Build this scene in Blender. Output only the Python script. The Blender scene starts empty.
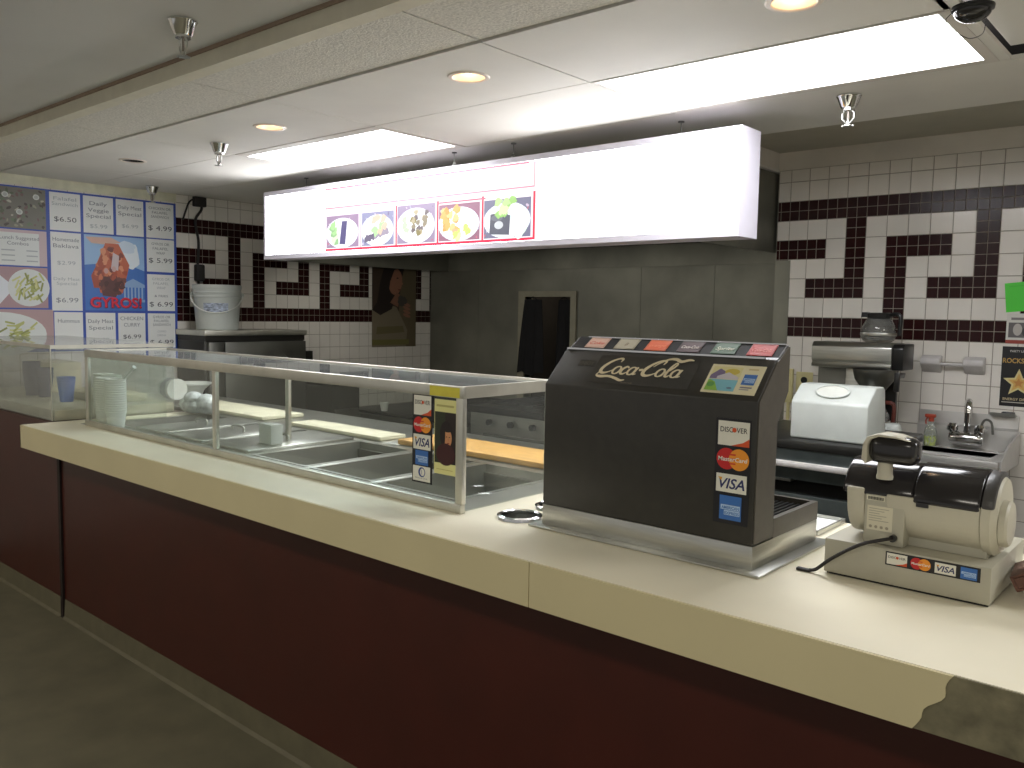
import bpy, bmesh, math, random
from mathutils import Vector, Matrix
random.seed(7)
SC = bpy.context.scene
COL = SC.collection
PI = math.pi

# ------------------------------------------------------------------ camera
cam_d = bpy.data.cameras.new('camera')
cam_d.sensor_fit = 'HORIZONTAL'; cam_d.sensor_width = 36.0
cam_d.lens = 846.05 / 1024 * 36.0
cam_d.clip_start = 0.02; cam_d.clip_end = 100
cam = bpy.data.objects.new('camera', cam_d); COL.objects.link(cam)
def _cam_axes(yaw, pitch, roll):
    f = Vector((-math.sin(yaw)*math.cos(pitch), math.cos(yaw)*math.cos(pitch), -math.sin(pitch)))
    r = Vector((math.cos(yaw), math.sin(yaw), 0)); d = f.cross(r)
    c, s = math.cos(roll), math.sin(roll)
    return r*c + d*s, d*c - r*s, f
_r, _d, _f = _cam_axes(0.717128, 0.0840442, -0.017602)
cam.matrix_world = Matrix(((_r.x, -_d.x, -_f.x, 0), (_r.y, -_d.y, -_f.y, 0), (_r.z, -_d.z, -_f.z, 1.6), (0, 0, 0, 1)))
SC.camera = cam

# ------------------------------------------------------------------ world, light levels, exposure
W = bpy.data.worlds.new('world'); SC.world = W; W.use_nodes = True
W.node_tree.nodes['Background'].inputs[0].default_value = (1.0, 0.985, 0.95, 1)
W.node_tree.nodes['Background'].inputs[1].default_value = 0.30
E_PANEL = 14.0       # ceiling fluorescent panels
E_SIGN = 6.2        # backlit menu sign
E_CAN = 9.0         # warm downlights
def area(name, loc, sx, sy, watts, rgb, rot=(0,0,0)):
    l = bpy.data.lights.new(name, 'AREA'); l.shape = 'RECTANGLE'; l.size = sx; l.size_y = sy; l.energy = watts; l.color = rgb
    o = bpy.data.objects.new(name, l); COL.objects.link(o); o.location = loc; o.rotation_euler = rot
# the dining room's own ceiling lamps, in a row in front of the counter
for _x in (-5.0, -2.6, -.2, 2.0): area('dining_ceiling_lamp', (_x, -.25, 2.505), 1.1, .28, 12, (1, .94, .82))
for _x in (-5.3, -4.2, -3.0): area('alcove_fill', (_x, 4.15, 2.0), .5, .12, 3.0, (1, .97, .88), (.55, 0, 0))  # unseen fills added under the hood to brighten the steel alcove
area('ceiling_panel_lamp', (1.15, 2.885, 2.44), 1.17, .56, 26, (.97, .98, 1))   # the next fluorescent panel of the row, to the right
area('passage_fill', (-4.7, 6.4, 2.18), .3, .3, 1.6, (1, .93, .82))  # added fill, lifts the room behind the opening
SC.view_settings.view_transform = 'Standard'
SC.view_settings.look = 'None'
SC.view_settings.gamma = 1.0
SC.view_settings.exposure = 0.30
SC.view_settings.use_curve_mapping = False

# ------------------------------------------------------------------ materials
_mats = {}
def lin(c):
    return tuple(((v/255)/12.92 if v/255 <= .04045 else ((v/255+.055)/1.055)**2.4) for v in c)
def mat(name, rgb=(128,128,128), rough=.5, metal=0., spec=.5, var=.05, scale=14., bump=0., emit=0., stretch=None):
    """procedural principled material; rgb are sRGB bytes of the surface colour"""
    if name in _mats: return _mats[name]
    m = bpy.data.materials.new(name); m.use_nodes = True
    nt = m.node_tree; b = nt.nodes['Principled BSDF']
    c = lin(rgb)
    b.inputs['Roughness'].default_value = rough; b.inputs['Metallic'].default_value = metal
    b.inputs['Specular IOR Level'].default_value = spec
    b.inputs['Base Color'].default_value = (*c, 1)
    if var > 0 or bump > 0:
        tc = nt.nodes.new('ShaderNodeTexCoord'); mp = nt.nodes.new('ShaderNodeMapping')
        no = nt.nodes.new('ShaderNodeTexNoise'); no.inputs['Scale'].default_value = scale; no.inputs['Detail'].default_value = 4
        if stretch: mp.inputs['Scale'].default_value = stretch
        nt.links.new(tc.outputs['Object'], mp.inputs[0]); nt.links.new(mp.outputs[0], no.inputs['Vector'])
        if var > 0:
            rp = nt.nodes.new('ShaderNodeValToRGB')
            rp.color_ramp.elements[0].position = .3; rp.color_ramp.elements[1].position = .7
            rp.color_ramp.elements[0].color = (*[v*(1-var*2) for v in c], 1)
            rp.color_ramp.elements[1].color = (*[min(1, v*(1+var*2)) for v in c], 1)
            nt.links.new(no.outputs['Fac'], rp.inputs[0]); nt.links.new(rp.outputs[0], b.inputs['Base Color'])
        if bump > 0:
            bu = nt.nodes.new('ShaderNodeBump'); bu.inputs['Strength'].default_value = bump; bu.inputs['Distance'].default_value = .01
            nt.links.new(no.outputs['Fac'], bu.inputs['Height']); nt.links.new(bu.outputs[0], b.inputs['Normal'])
    if emit > 0:
        b.inputs['Emission Color'].default_value = (*c, 1); b.inputs['Emission Strength'].default_value = emit
        b.inputs['Base Color'].default_value = (*[v*.12 for v in c], 1)
    _mats[name] = m; return m
def ink(rgb, emit=0., rough=.45):
    return mat('ink_%02x%02x%02x_%d' % (*rgb, int(emit*100)), rgb, rough, var=0, emit=emit)
def glass_mat(name='clear_glass', tint=(.93,.96,.93), haze=.03):
    if name in _mats: return _mats[name]
    m = bpy.data.materials.new(name); m.use_nodes = True; nt = m.node_tree
    for n in list(nt.nodes): nt.nodes.remove(n)
    out = nt.nodes.new('ShaderNodeOutputMaterial'); tr = nt.nodes.new('ShaderNodeBsdfTransparent')
    tr.inputs[0].default_value = (*tint, 1)
    gl = nt.nodes.new('ShaderNodeBsdfGlossy'); gl.inputs['Roughness'].default_value = .02
    lw = nt.nodes.new('ShaderNodeLayerWeight'); pw = nt.nodes.new('ShaderNodeMath'); pw.operation = 'POWER'; pw.inputs[1].default_value = 5
    nt.links.new(lw.outputs['Facing'], pw.inputs[0])
    fr = nt.nodes.new('ShaderNodeMath'); fr.operation = 'MULTIPLY_ADD'; fr.inputs[1].default_value = .96; fr.inputs[2].default_value = .04
    nt.links.new(pw.outputs[0], fr.inputs[0])
    mx = nt.nodes.new('ShaderNodeMixShader'); nt.links.new(fr.outputs[0], mx.inputs[0])
    nt.links.new(tr.outputs[0], mx.inputs[1]); nt.links.new(gl.outputs[0], mx.inputs[2])
    df = nt.nodes.new('ShaderNodeBsdfDiffuse'); df.inputs[0].default_value = (.7,.72,.7,1)
    no = nt.nodes.new('ShaderNodeTexNoise'); no.inputs['Scale'].default_value = 6
    mu = nt.nodes.new('ShaderNodeMath'); mu.operation = 'MULTIPLY'; mu.inputs[1].default_value = haze*2
    nt.links.new(no.outputs['Fac'], mu.inputs[0])
    m2 = nt.nodes.new('ShaderNodeMixShader'); nt.links.new(mu.outputs[0], m2.inputs[0])
    nt.links.new(mx.outputs[0], m2.inputs[1]); nt.links.new(df.outputs[0], m2.inputs[2])
    nt.links.new(m2.outputs[0], out.inputs[0])
    _mats[name] = m; return m
def glow(name, rgb, strength):
    if name in _mats: return _mats[name]
    m = bpy.data.materials.new(name); m.use_nodes = True; nt = m.node_tree
    b = nt.nodes['Principled BSDF']; b.inputs['Base Color'].default_value = (.8,.8,.8,1)
    b.inputs['Emission Color'].default_value = (*lin(rgb), 1); b.inputs['Emission Strength'].default_value = strength
    _mats[name] = m; return m

STEEL = mat('brushed_steel', (190,190,184), .32, 1., var=.05, scale=8, stretch=(1,1,14))
STEEL_D = mat('dull_steel', (120,120,114), .42, 1., var=.08, scale=5)
STEEL_BACK = mat('grimy_steel_cladding', (128,127,116), .5, .55, var=.12, scale=2.5)
CHROME = mat('chrome', (225,225,225), .12, 1., var=0)
ALU = mat('aluminium_trim', (205,203,192), .38, .9, var=.04, scale=10)
CREAM = mat('cream_laminate', (240,233,210), .35, var=.02, scale=3)
CREAM_EDGE = mat('cream_laminate_edge', (214,202,160), .4, var=.02, scale=3)
CORE = mat('exposed_board_core', (118,112,88), .8, var=.16, scale=22, bump=.3)
MAROON = mat('maroon_laminate', (68,23,15), .38, var=.06, scale=4)
KICK = mat('vinyl_base', (104,98,76), .6, var=.05)
FLOOR = mat('sheet_vinyl_floor', (108,104,84), .55, var=.08, scale=5)
CEIL = mat('ceiling_panel', (222,219,212), .75, var=.02, scale=3)
CEIL_AC = mat('acoustic_ceiling_tile', (212,208,198), .9, var=.09, scale=120, bump=.25)
CEIL_D = mat('dining_ceiling_paint', (208,206,202), .8, var=.02, scale=2)
GAP = mat('ceiling_void_shade', (38,33,28), .9, var=0)
PAINT = mat('upper_wall_paint', (214,208,198), .7, var=.05, scale=4)
TRIM = mat('cream_trim', (212,206,186), .6, var=.02)
BROWN = mat('brown_gap_shade', (150,130,112), .6, var=.04)
TILE_W = mat('white_wall_tile', (226,221,213), .16, var=.03, scale=3)
TILE_D = mat('maroon_mosaic_tile', (44,18,18), .2, spec=.22, var=.08, scale=9)
GROUT = mat('tile_grout', (150,140,128), .85, var=.08)
WHITE_P = mat('white_plastic', (196,201,196), .38, var=.02)
FOAM = mat('white_foam', (226,228,222), .6, var=.02)
SIGN_W = mat('white_sign_case', (200,196,206), .4, var=.01)
BLACK_P = mat('black_plastic', (22,22,22), .32, var=.05)
CHAR = mat('charcoal_vinyl_metal', (46,44,39), .42, var=.06, scale=40)
CHAR_SIDE = mat('grey_brown_plastic', (78,73,64), .42, var=.05, scale=40)
BEIGE = mat('beige_plastic', (192,187,168), .45, var=.02)
BEIGE_D = mat('grey_beige_plastic', (178,174,156), .45, var=.02)
DGLOSS = mat('dark_glossy_plastic', (40,38,38), .14, var=.02)
WOOD = mat('wooden_cutting_board', (224,172,96), .5, var=.08, scale=6, stretch=(2,14,2))
BLUE_CUP = mat('blue_paper_cup', (48,98,190), .5, var=.12, scale=10)
NAVY_CUP = mat('navy_paper_cup', (34,40,84), .5, var=.12, scale=10)
GLASS = glass_mat()
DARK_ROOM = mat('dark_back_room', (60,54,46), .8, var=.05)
CORD = mat('black_cord', (34,30,28), .6, var=.04)

# ------------------------------------------------------------------ mesh builder
class MB:
    def __init__(s): s.v = []; s.f = []; s.m = []; s.mi = 0; s.smooth = True
    def use(s, i): s.mi = i; return s
    def add(s, vs, fs):
        o = len(s.v); s.v += [tuple(v) for v in vs]
        for f in fs: s.f.append(tuple(i+o for i in f)); s.m.append(s.mi)
        return s
    def poly(s, pts): return s.add(pts, [tuple(range(len(pts)))])
    def bm(s, b):
        b.verts.ensure_lookup_table()
        for i, v in enumerate(b.verts): v.index = i
        s.add([v.co[:] for v in b.verts], [[v.index for v in f.verts] for f in b.faces]); b.free(); return s
    def box(s, x0, x1, y0, y1, z0, z1, bev=0., seg=2, M=None):
        b = bmesh.new(); bmesh.ops.create_cube(b, size=1)
        for v in b.verts: v.co = Vector(((x0+x1)/2+v.co.x*(x1-x0), (y0+y1)/2+v.co.y*(y1-y0), (z0+z1)/2+v.co.z*(z1-z0)))
        if bev > 0: bmesh.ops.bevel(b, geom=list(b.edges), offset=bev, segments=seg, profile=.5, affect='EDGES')
        if M is not None: bmesh.ops.transform(b, matrix=M, verts=b.verts)
        return s.bm(b)
    def prism(s, prof, axis, a0, a1, bev=0., seg=2):
        """profile in the two other axes (cyclic order), extruded along axis from a0 to a1"""
        def P(p, a):
            return (a, p[0], p[1]) if axis == 'x' else (p[0], a, p[1]) if axis == 'y' else (p[0], p[1], a)
        b = bmesh.new(); n = len(prof)
        A = [b.verts.new(P(p, a0)) for p in prof]; B = [b.verts.new(P(p, a1)) for p in prof]
        b.faces.new(A); b.faces.new(list(reversed(B)))
        for i in range(n): b.faces.new((A[i], B[i], B[(i+1) % n], A[(i+1) % n]))
        bmesh.ops.recalc_face_normals(b, faces=b.faces)
        if bev > 0: bmesh.ops.bevel(b, geom=list(b.edges), offset=bev, segments=seg, profile=.5, affect='EDGES')
        return s.bm(b)
    def lathe(s, prof, c=(0,0,0), seg=32, axis='z', arc=2*PI, a0=0.):
        full = abs(arc-2*PI) < 1e-6; n = seg if full else seg+1
        vs = []
        for r, h in prof:
            for k in range(n):
                a = a0 + arc*k/seg; x, y = r*math.cos(a), r*math.sin(a)
                p = (x, y, h) if axis == 'z' else (h, x, y) if axis == 'x' else (y, h, x)
                vs.append((c[0]+p[0], c[1]+p[1], c[2]+p[2]))
        fs = []
        for i in range(len(prof)-1):
            for k in range(seg):
                k2 = (k+1) % n
                fs.append((i*n+k, i*n+k2, (i+1)*n+k2, (i+1)*n+k))
        s.add(vs, fs)
        return s
    def cyl(s, c, r, h, axis='z', seg=24, r2=None):
        r2 = r if r2 is None else r2
        return s.lathe([(0.0001,0),(r,0),(r2,h),(0.0001,h)], c, seg, axis)
    def tube(s, pts, r, seg=8, closed=False):
        pts = [Vector(p) for p in pts]; n = len(pts); vs = []; up = Vector((.13,.31,.94)).normalized()
        for i, p in enumerate(pts):
            a = pts[(i-1) % n] if closed or i > 0 else p; b = pts[(i+1) % n] if closed or i < n-1 else p
            t = (b-a).normalized()
            u = up - t*up.dot(t)
            if u.length < 1e-3: u = t.orthogonal()
            u.normalize(); w = t.cross(u); up = u
            rr = r[i] if isinstance(r, (list, tuple)) else r
            for k in range(seg):
                q = 2*PI*k/seg; vs.append(p + u*(math.cos(q)*rr) + w*(math.sin(q)*rr))
        fs = []
        for i in range(n if closed else n-1):
            j = (i+1) % n
            for k in range(seg): fs.append((i*seg+k, i*seg+(k+1) % seg, j*seg+(k+1) % seg, j*seg+k))
        if not closed: fs += [tuple(reversed(range(seg))), tuple(range((n-1)*seg, n*seg))]
        return s.add(vs, fs)
    def ball(s, c, rx, ry, rz, seg=20, rings=12):
        prof = [(max(1e-4, math.sin(PI*i/rings)), -math.cos(PI*i/rings)) for i in range(rings+1)]
        t = MB().lathe(prof, (0,0,0), seg)
        return s.add([(c[0]+v[0]*rx, c[1]+v[1]*ry, c[2]+v[2]*rz) for v in t.v], t.f)
    def hole_plate(s, x0, x1, y0, y1, cx, cy, r, z0, z1, n=40):
        """slab with a round hole"""
        def sq(a):
            c, q = math.cos(a), math.sin(a); t = min(((x1-cx) if c > 0 else (cx-x0))/max(abs(c),1e-9), ((y1-cy) if q > 0 else (cy-y0))/max(abs(q),1e-9))
            return (cx+c*t, cy+q*t)
        angs = sorted(set([2*PI*k/n for k in range(n)] + [math.atan2(y-cy, x-cx) % (2*PI) for x in (x0,x1) for y in (y0,y1)]))
        m = len(angs); vs = []
        for z in (z0, z1):
            vs += [(*sq(a), z) for a in angs]; vs += [(cx+r*math.cos(a), cy+r*math.sin(a), z) for a in angs]
        fs = []
        for i in range(m):
            j = (i+1) % m
            fs += [(i, m+i, m+j, j), (2*m+i, 2*m+j, 3*m+j, 3*m+i), (m+i, 3*m+i, 3*m+j, m+j), (i, j, 2*m+j, 2*m+i)]
        return s.add(vs, fs)
    def build(s, name, mats, parent=None, origin=(0,0,0), smooth=True, fix=True):
        me = bpy.data.meshes.new(name)
        me.from_pydata([(v[0]-origin[0], v[1]-origin[1], v[2]-origin[2]) for v in s.v], [], s.f)
        for m in (mats if isinstance(mats, (list, tuple)) else [mats]): me.materials.append(m)
        me.polygons.foreach_set('material_index', s.m)
        if fix:
            b = bmesh.new(); b.from_mesh(me); bmesh.ops.remove_doubles(b, verts=b.verts, dist=1e-6)
            bmesh.ops.recalc_face_normals(b, faces=b.faces); b.to_mesh(me); b.free()
        if smooth:
            me.polygons.foreach_set('use_smooth', [True]*len(me.polygons)); me.set_sharp_from_angle(angle=math.radians(32))
        me.update()
        o = bpy.data.objects.new(name, me); COL.objects.link(o)
        if parent is not None: o.parent = parent
        return o

class Thing:
    """an Empty at the thing's base; parts are built in world coordinates"""
    def __init__(s, name, label, cat, loc, group=None):
        s.o = bpy.data.objects.new(name, None); COL.objects.link(s.o); s.o.location = loc; s.loc = loc
        s.o.empty_display_size = .05
        s.o['label'] = label; s.o['category'] = cat
        if group: s.o['group'] = group
    def part(s, name, mb, mats, parent=None, label=None, smooth=True, fix=True):
        o = mb.build(name, mats, parent or s.o, s.loc, smooth, fix)
        if label: o['label'] = label
        return o
def solo(name, mb, mats, label, cat, group=None, origin=None, smooth=True, fix=True):
    if origin is None:
        xs = [v[0] for v in mb.v]; ys = [v[1] for v in mb.v]; zs = [v[2] for v in mb.v]
        origin = ((min(xs)+max(xs))/2, (min(ys)+max(ys))/2, min(zs))
    o = mb.build(name, mats, None, origin, smooth, fix); o.location = origin
    o['label'] = label; o['category'] = cat
    if group: o['group'] = group
    return o
def struct(name, mb, mats, smooth=False, fix=True, parent=None):
    o = mb.build(name, mats, parent, (0,0,0), smooth, fix)
    if parent is None: o['kind'] = 'structure'
    return o
def copy_tree(o, loc=None, parent=None, **props):
    c = o.copy(); COL.objects.link(c); c.parent = parent
    if loc is not None: c.location = loc
    for k, v in props.items(): c[k] = v
    for ch in list(o.children): copy_tree(ch, None, c)
    return c

# ------------------------------------------------------------------ flat printed things (stickers, cards, posters)
def spline(pts, n=8):
    out = []
    for i in range(len(pts)-1):
        p0, p1, p2, p3 = pts[max(i-1,0)], pts[i], pts[i+1], pts[min(i+2, len(pts)-1)]
        for k in range(n):
            t = k/n
            out.append(tuple(.5*((2*p1[j]) + (-p0[j]+p2[j])*t + (2*p0[j]-5*p1[j]+4*p2[j]-p3[j])*t*t + (-p0[j]+3*p1[j]-3*p2[j]+p3[j])*t**3) for j in range(len(p1))))
    out.append(tuple(pts[-1])); return out
class Art:
    def __init__(s, origin, u, v, w, h, base, thick=.0008, emit=0.):
        s.o = Vector(origin); s.u = Vector(u).normalized(); s.vv = Vector(v).normalized(); s.n = s.u.cross(s.vv).normalized()
        s.w, s.h, s.emit = w, h, emit; s.mb = MB(); s.mats = []; s.d = thick
        s.mb.use(s.mi(base))
        P = [s.P(a, b, d) for d in (0, thick) for a, b in ((0,0),(w,0),(w,h),(0,h))]
        s.mb.add(P, [(4,5,6,7), (3,2,1,0), (0,1,5,4), (1,2,6,5), (2,3,7,6), (3,0,4,7)])
    def mi(s, c):
        m = c if not isinstance(c, tuple) else ink(c, s.emit)
        if m not in s.mats: s.mats.append(m)
        return s.mats.index(m)
    def P(s, a, b, d): return s.o + s.u*a + s.vv*b + s.n*d
    def up(s): s.d += .00012
    def poly(s, pts, c):
        s.up(); s.mb.use(s.mi(c)); s.mb.poly([s.P(a, b, s.d) for a, b in pts]); return s
    def rect(s, a, b, w, h, c): return s.poly([(a,b),(a+w,b),(a+w,b+h),(a,b+h)], c)
    def frame(s, a, b, w, h, t, c):
        return s.rect(a,b,w,t,c).rect(a,b+h-t,w,t,c).rect(a,b,t,h,c).rect(a+w-t,b,t,h,c)
    def ell(s, cx, cy, rx, ry, c, rot=0, n=28, wob=0.):
        r = random.Random(int((cx*7919+cy*104729)*1000)); pts = []
        ph = [r.random()*6.28 for _ in range(3)]
        for k in range(n):
            a = 2*PI*k/n; q = 1 + wob*(math.sin(3*a+ph[0])+.7*math.sin(5*a+ph[1])+.5*math.sin(8*a+ph[2]))
            x, y = rx*q*math.cos(a), ry*q*math.sin(a)
            pts.append((cx+x*math.cos(rot)-y*math.sin(rot), cy+x*math.sin(rot)+y*math.cos(rot)))
        return s.poly(pts, c)
    def stroke(s, pts, wid, c, n=8):
        """pts (x, y, width-factor)"""
        pts = [(p[0], p[1], p[2] if len(p) > 2 else 1.) for p in pts]; q = spline(pts, n)
        s.up(); s.mb.use(s.mi(c)); L = []; R = []
        for i, p in enumerate(q):
            a = q[max(i-1,0)]; b = q[min(i+1, len(q)-1)]; dx, dy = b[0]-a[0], b[1]-a[1]; l = math.hypot(dx, dy) or 1
            hw = max(.05, p[2])*wid/2; L.append((p[0]-dy/l*hw, p[1]+dx/l*hw)); R.append((p[0]+dy/l*hw, p[1]-dx/l*hw))
        vs = [s.P(a, b, s.d) for a, b in L] + [s.P(a, b, s.d) for a, b in R]; m = len(L)
        s.mb.add(vs, [(m+i, m+i+1, i+1, i) for i in range(m-1)]); return s
    def text(s, t, cx, cy, size, c, width=None, shear=0., align='CENTER', bold=0.):
        cu = bpy.data.curves.new('t', 'FONT'); cu.body = t; cu.size = 1; cu.align_x = align; cu.shear = shear; cu.fill_mode = 'FRONT'; cu.offset = bold; cu.resolution_u = 3
        ob = bpy.data.objects.new('t', cu); COL.objects.link(ob)
        dg = bpy.context.evaluated_depsgraph_get(); me = bpy.data.meshes.new_from_object(ob.evaluated_get(dg))
        if len(me.vertices):
            xs = [v.co.x for v in me.vertices]; w0 = max(xs)-min(xs)
            sx = size if width is None else width/max(w0, 1e-6)
            ox = -(max(xs)+min(xs))/2*sx if align == 'CENTER' else 0
            s.up(); s.mb.use(s.mi(c))
            s.mb.add([s.P(cx+ox+v.co.x*sx, cy+v.co.y*size, s.d) for v in me.vertices], [tuple(f.vertices) for f in me.polygons])
        bpy.data.objects.remove(ob); bpy.data.curves.remove(cu); bpy.data.meshes.remove(me); return s
    def to(s, name, thing, parent=None, label=None):
        return thing.part(name, s.mb, s.mats, parent, label, smooth=False, fix=False)
    def solo(s, name, label, cat, group=None):
        return solo(name, s.mb, s.mats, label, cat, group, smooth=False, fix=False)

# ================================================================== THE ROOM
ZC = 2.45; XL = -6.2; YB = 4.85; YA = 5.85; XR = 2.4; XE = -2.163; T = .110; H = .112; ZB = 2.275
struct('floor', MB().box(-6.4, 3.2, -2.5, 6.0, -.05, 0), FLOOR)

def tile_wall(name, place, ncol, offs, ztop, zbot, dark, thick_box, cut=None):
    """place(u, z, d): u metres along the wall, d out of it; dark(col, row) in tile units from ZB downwards"""
    mb = MB(); mb.use(0); mb.box(*thick_box)
    g = .0016
    def quad(u0, u1, z0, z1, m, d=.003):
        if u1-u0 < .004 or z1-z0 < .004: return
        mb.use(m); e = .0015
        o = [(u0+g,z0+g),(u1-g,z0+g),(u1-g,z1-g),(u0+g,z1-g)]; i = [(u0+g+e,z0+g+e),(u1-g-e,z0+g+e),(u1-g-e,z1-g-e),(u0+g+e,z1-g-e)]
        mb.add([place(a,b,.0003) for a,b in o]+[place(a,b,d) for a,b in i], [(4,5,6,7),(0,1,5,4),(1,2,6,5),(2,3,7,6),(3,0,4,7)])
    row0 = -int((ztop-ZB)/H)-1; row1 = int((ZB-zbot)/H)+1
    for r in range(row0, row1):
        z1 = min(ztop, ZB-r*H); z0 = max(zbot, ZB-(r+1)*H)
        if z1 <= z0: continue
        c = -1.
        while c < ncol+1:
            u0 = (c+offs)*T; u1 = u0+T
            if dark(c+.25, r) or dark(c+.75, r):
                for k in (0, 1):
                    a0 = u0+k*T/2; a1 = a0+T/2; dk = dark(c+.25+.5*k, r)
                    a0c, a1c = max(0,a0), min(ncol*T,a1)
                    if dk:
                        zm = (z0+z1)/2; quad(a0c,a1c,z0,zm,2); quad(a0c,a1c,zm,z1,2)
                    else: quad(a0c,a1c,z0,z1,1)
            else: quad(max(0,u0), min(ncol*T,u1), z0, z1, 1)
            c += 1
    return mb
def meander(first_b, per=6.1):
    def f(c, r):
        if r == 0 or r == 6: return True
        if not 1 <= r <= 5: return False
        for k in range(-2, 12):
            b = first_b + round(k*per*2)/2 if False else first_b + 6*k
            a = b+4
            if b <= c < b+1 and 2 <= r <= 5: return True
            if b <= c < b+3 and r == 2: return True
            if a <= c < a+1 and 1 <= r <= 4: return True
            if a-2 <= c < a+1 and r == 4: return True
        return False
    return f
# right-hand back wall behind sink and coffee machine
mb = tile_wall('wall_back', lambda u, z, d: (XE+u, YB-d, z), (XR-XE)/T, .67, 2.458, 0.0, meander(-1), (XE, XR, YB, YB+.1, 0, 2.62))
struct('wall_back', mb, [GROUT, TILE_W, TILE_D], fix=False)
# left wall of the kitchen
Y0L = .5152*6.2
def mleft(c, r):
    c = c - 11 - .0   # metres origin below
    return meander(0)(c, r)
YL0 = Y0L - 11*T
mb = tile_wall('wall_left', lambda u, z, d: (XL+d, YL0+u, z), (YA-YL0)/T, 0., 2.449, 0.0, mleft, (XL-.1, XL, YL0, YA+.05, 0, 2.62))
struct('wall_left', mb, [GROUT, TILE_W, TILE_D], fix=False)
# dining side of the left wall, right end wall, alcove back wall
struct('wall_dining', MB().box(XL-.1, XL, -2.5, YL0, 0, 2.62), PAINT)
struct('wall_right', MB().box(XR, XR+.1, 1.56, YB+.1, 0, 2.62), PAINT)
struct('wall_return', MB().box(XE-.005, XE, YB+.001, YA, 0, 2.44), STEEL_BACK)
# steel clad back wall with an opening
dx0, dx1, dz1 = -4.95, -4.435, 1.745
mb = MB(); mb.box(XL, dx0, YA, YA+.08, 0, 2.62).box(dx1, XE, YA, YA+.08, 0, 2.62).box(dx0, dx1, YA, YA+.08, dz1, 2.62)
for x in (-5.55, -3.75, -3.1): mb.box(x-.012, x+.012, YA-.003, YA+.01, 0, 2.0)
struct('wall_alcove', mb, STEEL_BACK)
d = struct('door_1', MB().box(dx0-.075, dx0, YA-.02, YA+.09, 0, dz1+.05).box(dx1, dx1+.06, YA-.02, YA+.09, 0, dz1+.05).box(dx0-.001, dx1+.001, YA-.02, YA+.09, dz1, dz1+.05), mat('door_casing', (150,145,126), .6))
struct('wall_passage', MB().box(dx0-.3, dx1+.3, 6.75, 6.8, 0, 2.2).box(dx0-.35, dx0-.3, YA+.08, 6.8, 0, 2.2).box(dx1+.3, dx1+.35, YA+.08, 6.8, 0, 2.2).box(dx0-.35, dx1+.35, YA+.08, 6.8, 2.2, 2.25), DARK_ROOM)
# steel corner guard at the end of the tiled wall
struct('trim_1', MB().box(XE, XE+.09, YB-.006, YB, 0, 1.935), STEEL_BACK)

# ------------------------------------------------------------------ ceiling
mb = MB()
xs = [XR, 1.76, .54] + [-.68-1.22*k for k in range(0, 4)] + [-5.56, XL]
holes = [(-.993, 2.27), (-2.205, 2.26), (-3.544, 2.30), (-5.012, 2.33)]
HR = .066
g = .003
RY = [1.655, 2.0, 2.585, 3.19]
L1 = (-4.34, -3.12); L2 = (-1.90, -.68)
for i in range(len(xs)-1):
    a, b = xs[i+1], xs[i]
    mb.use(1); mb.box(a+g, b-g, RY[0]+g, RY[1]-.006, ZC+.006, ZC+.02)
    mb.use(0)
    hh = [h for h in holes if a < h[0] < b]
    if hh: mb.hole_plate(a+g, b-g, RY[1]+g, RY[2]-g, hh[0][0], hh[0][1], HR, ZC, ZC+.014)
    elif i == 2: # lifted tile at the right leaves a dark gap
        mb.box(a+.03, b-g, RY[1]+g, RY[2]-g, ZC+.035, ZC+.05)
    else: mb.box(a+g, b-g, RY[1]+g, RY[2]-g, ZC, ZC+.014)
    if all(abs(a-q[0]) > .01 for q in (L1, L2)):
        if i == 2: mb.box(a+.03, b-g, RY[2]+g, RY[3]-.03, ZC+.035, ZC+.05)
        else: mb.box(a+g, b-g, RY[2]+g, RY[3]-g, ZC, ZC+.014)
mb.box(XE, XR, RY[3]+g, 3.80, ZC, ZC+.014)
mb.box(XL, XE, RY[3]+g, YA, ZC, ZC+.014)
mb.box(-.70, -.652, RY[1]+g, RY[3]+.0, ZC, ZC+.014)
# tray over the sink
mb.use(3); mb.box(XE-.02, XR+.1, 3.80, YB+.1, 2.56, 2.60)
mb.use(4); mb.box(XE-.02, XE, 3.80, YB, ZC+.0141, 2.56); mb.box(XE, XR, 3.78, 3.80, ZC+.014, 2.56)
mb.box(XE, XR, YB-.012, YB-.001, ZC+.008, 2.56)
# roof slab over the panels, coloured dark for the shade in the seams
mb.use(2); mb.box(XL-.1, XR+.1, 1.60, YA+.08, 2.62, 2.66)
mb.use(5); mb.box(XL-.1, 3.2, -2.5, 1.60, 2.515, 2.66)
struct('ceiling', mb, [CEIL, CEIL_AC, GAP, mat('tray_ceiling', (178,174,160), .8, var=.03, scale=5), PAINT, CEIL_D])
struct('trim_2', MB().box(XL, XR, 1.60, 1.66, ZC, 2.506), TRIM)
struct('shadow_gap_strip', MB().box(XL, XR, 1.592, 1.604, 2.503, 2.516), BROWN)  # brown strip standing in for the shadow gap below the dining ceiling
struct('trim_4', MB().box(XL, XL+.006, Y0L-1.3, Y0L+.01, 2.385, ZC), mat('cream_wall_strip', (216,214,190), .6))

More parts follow.
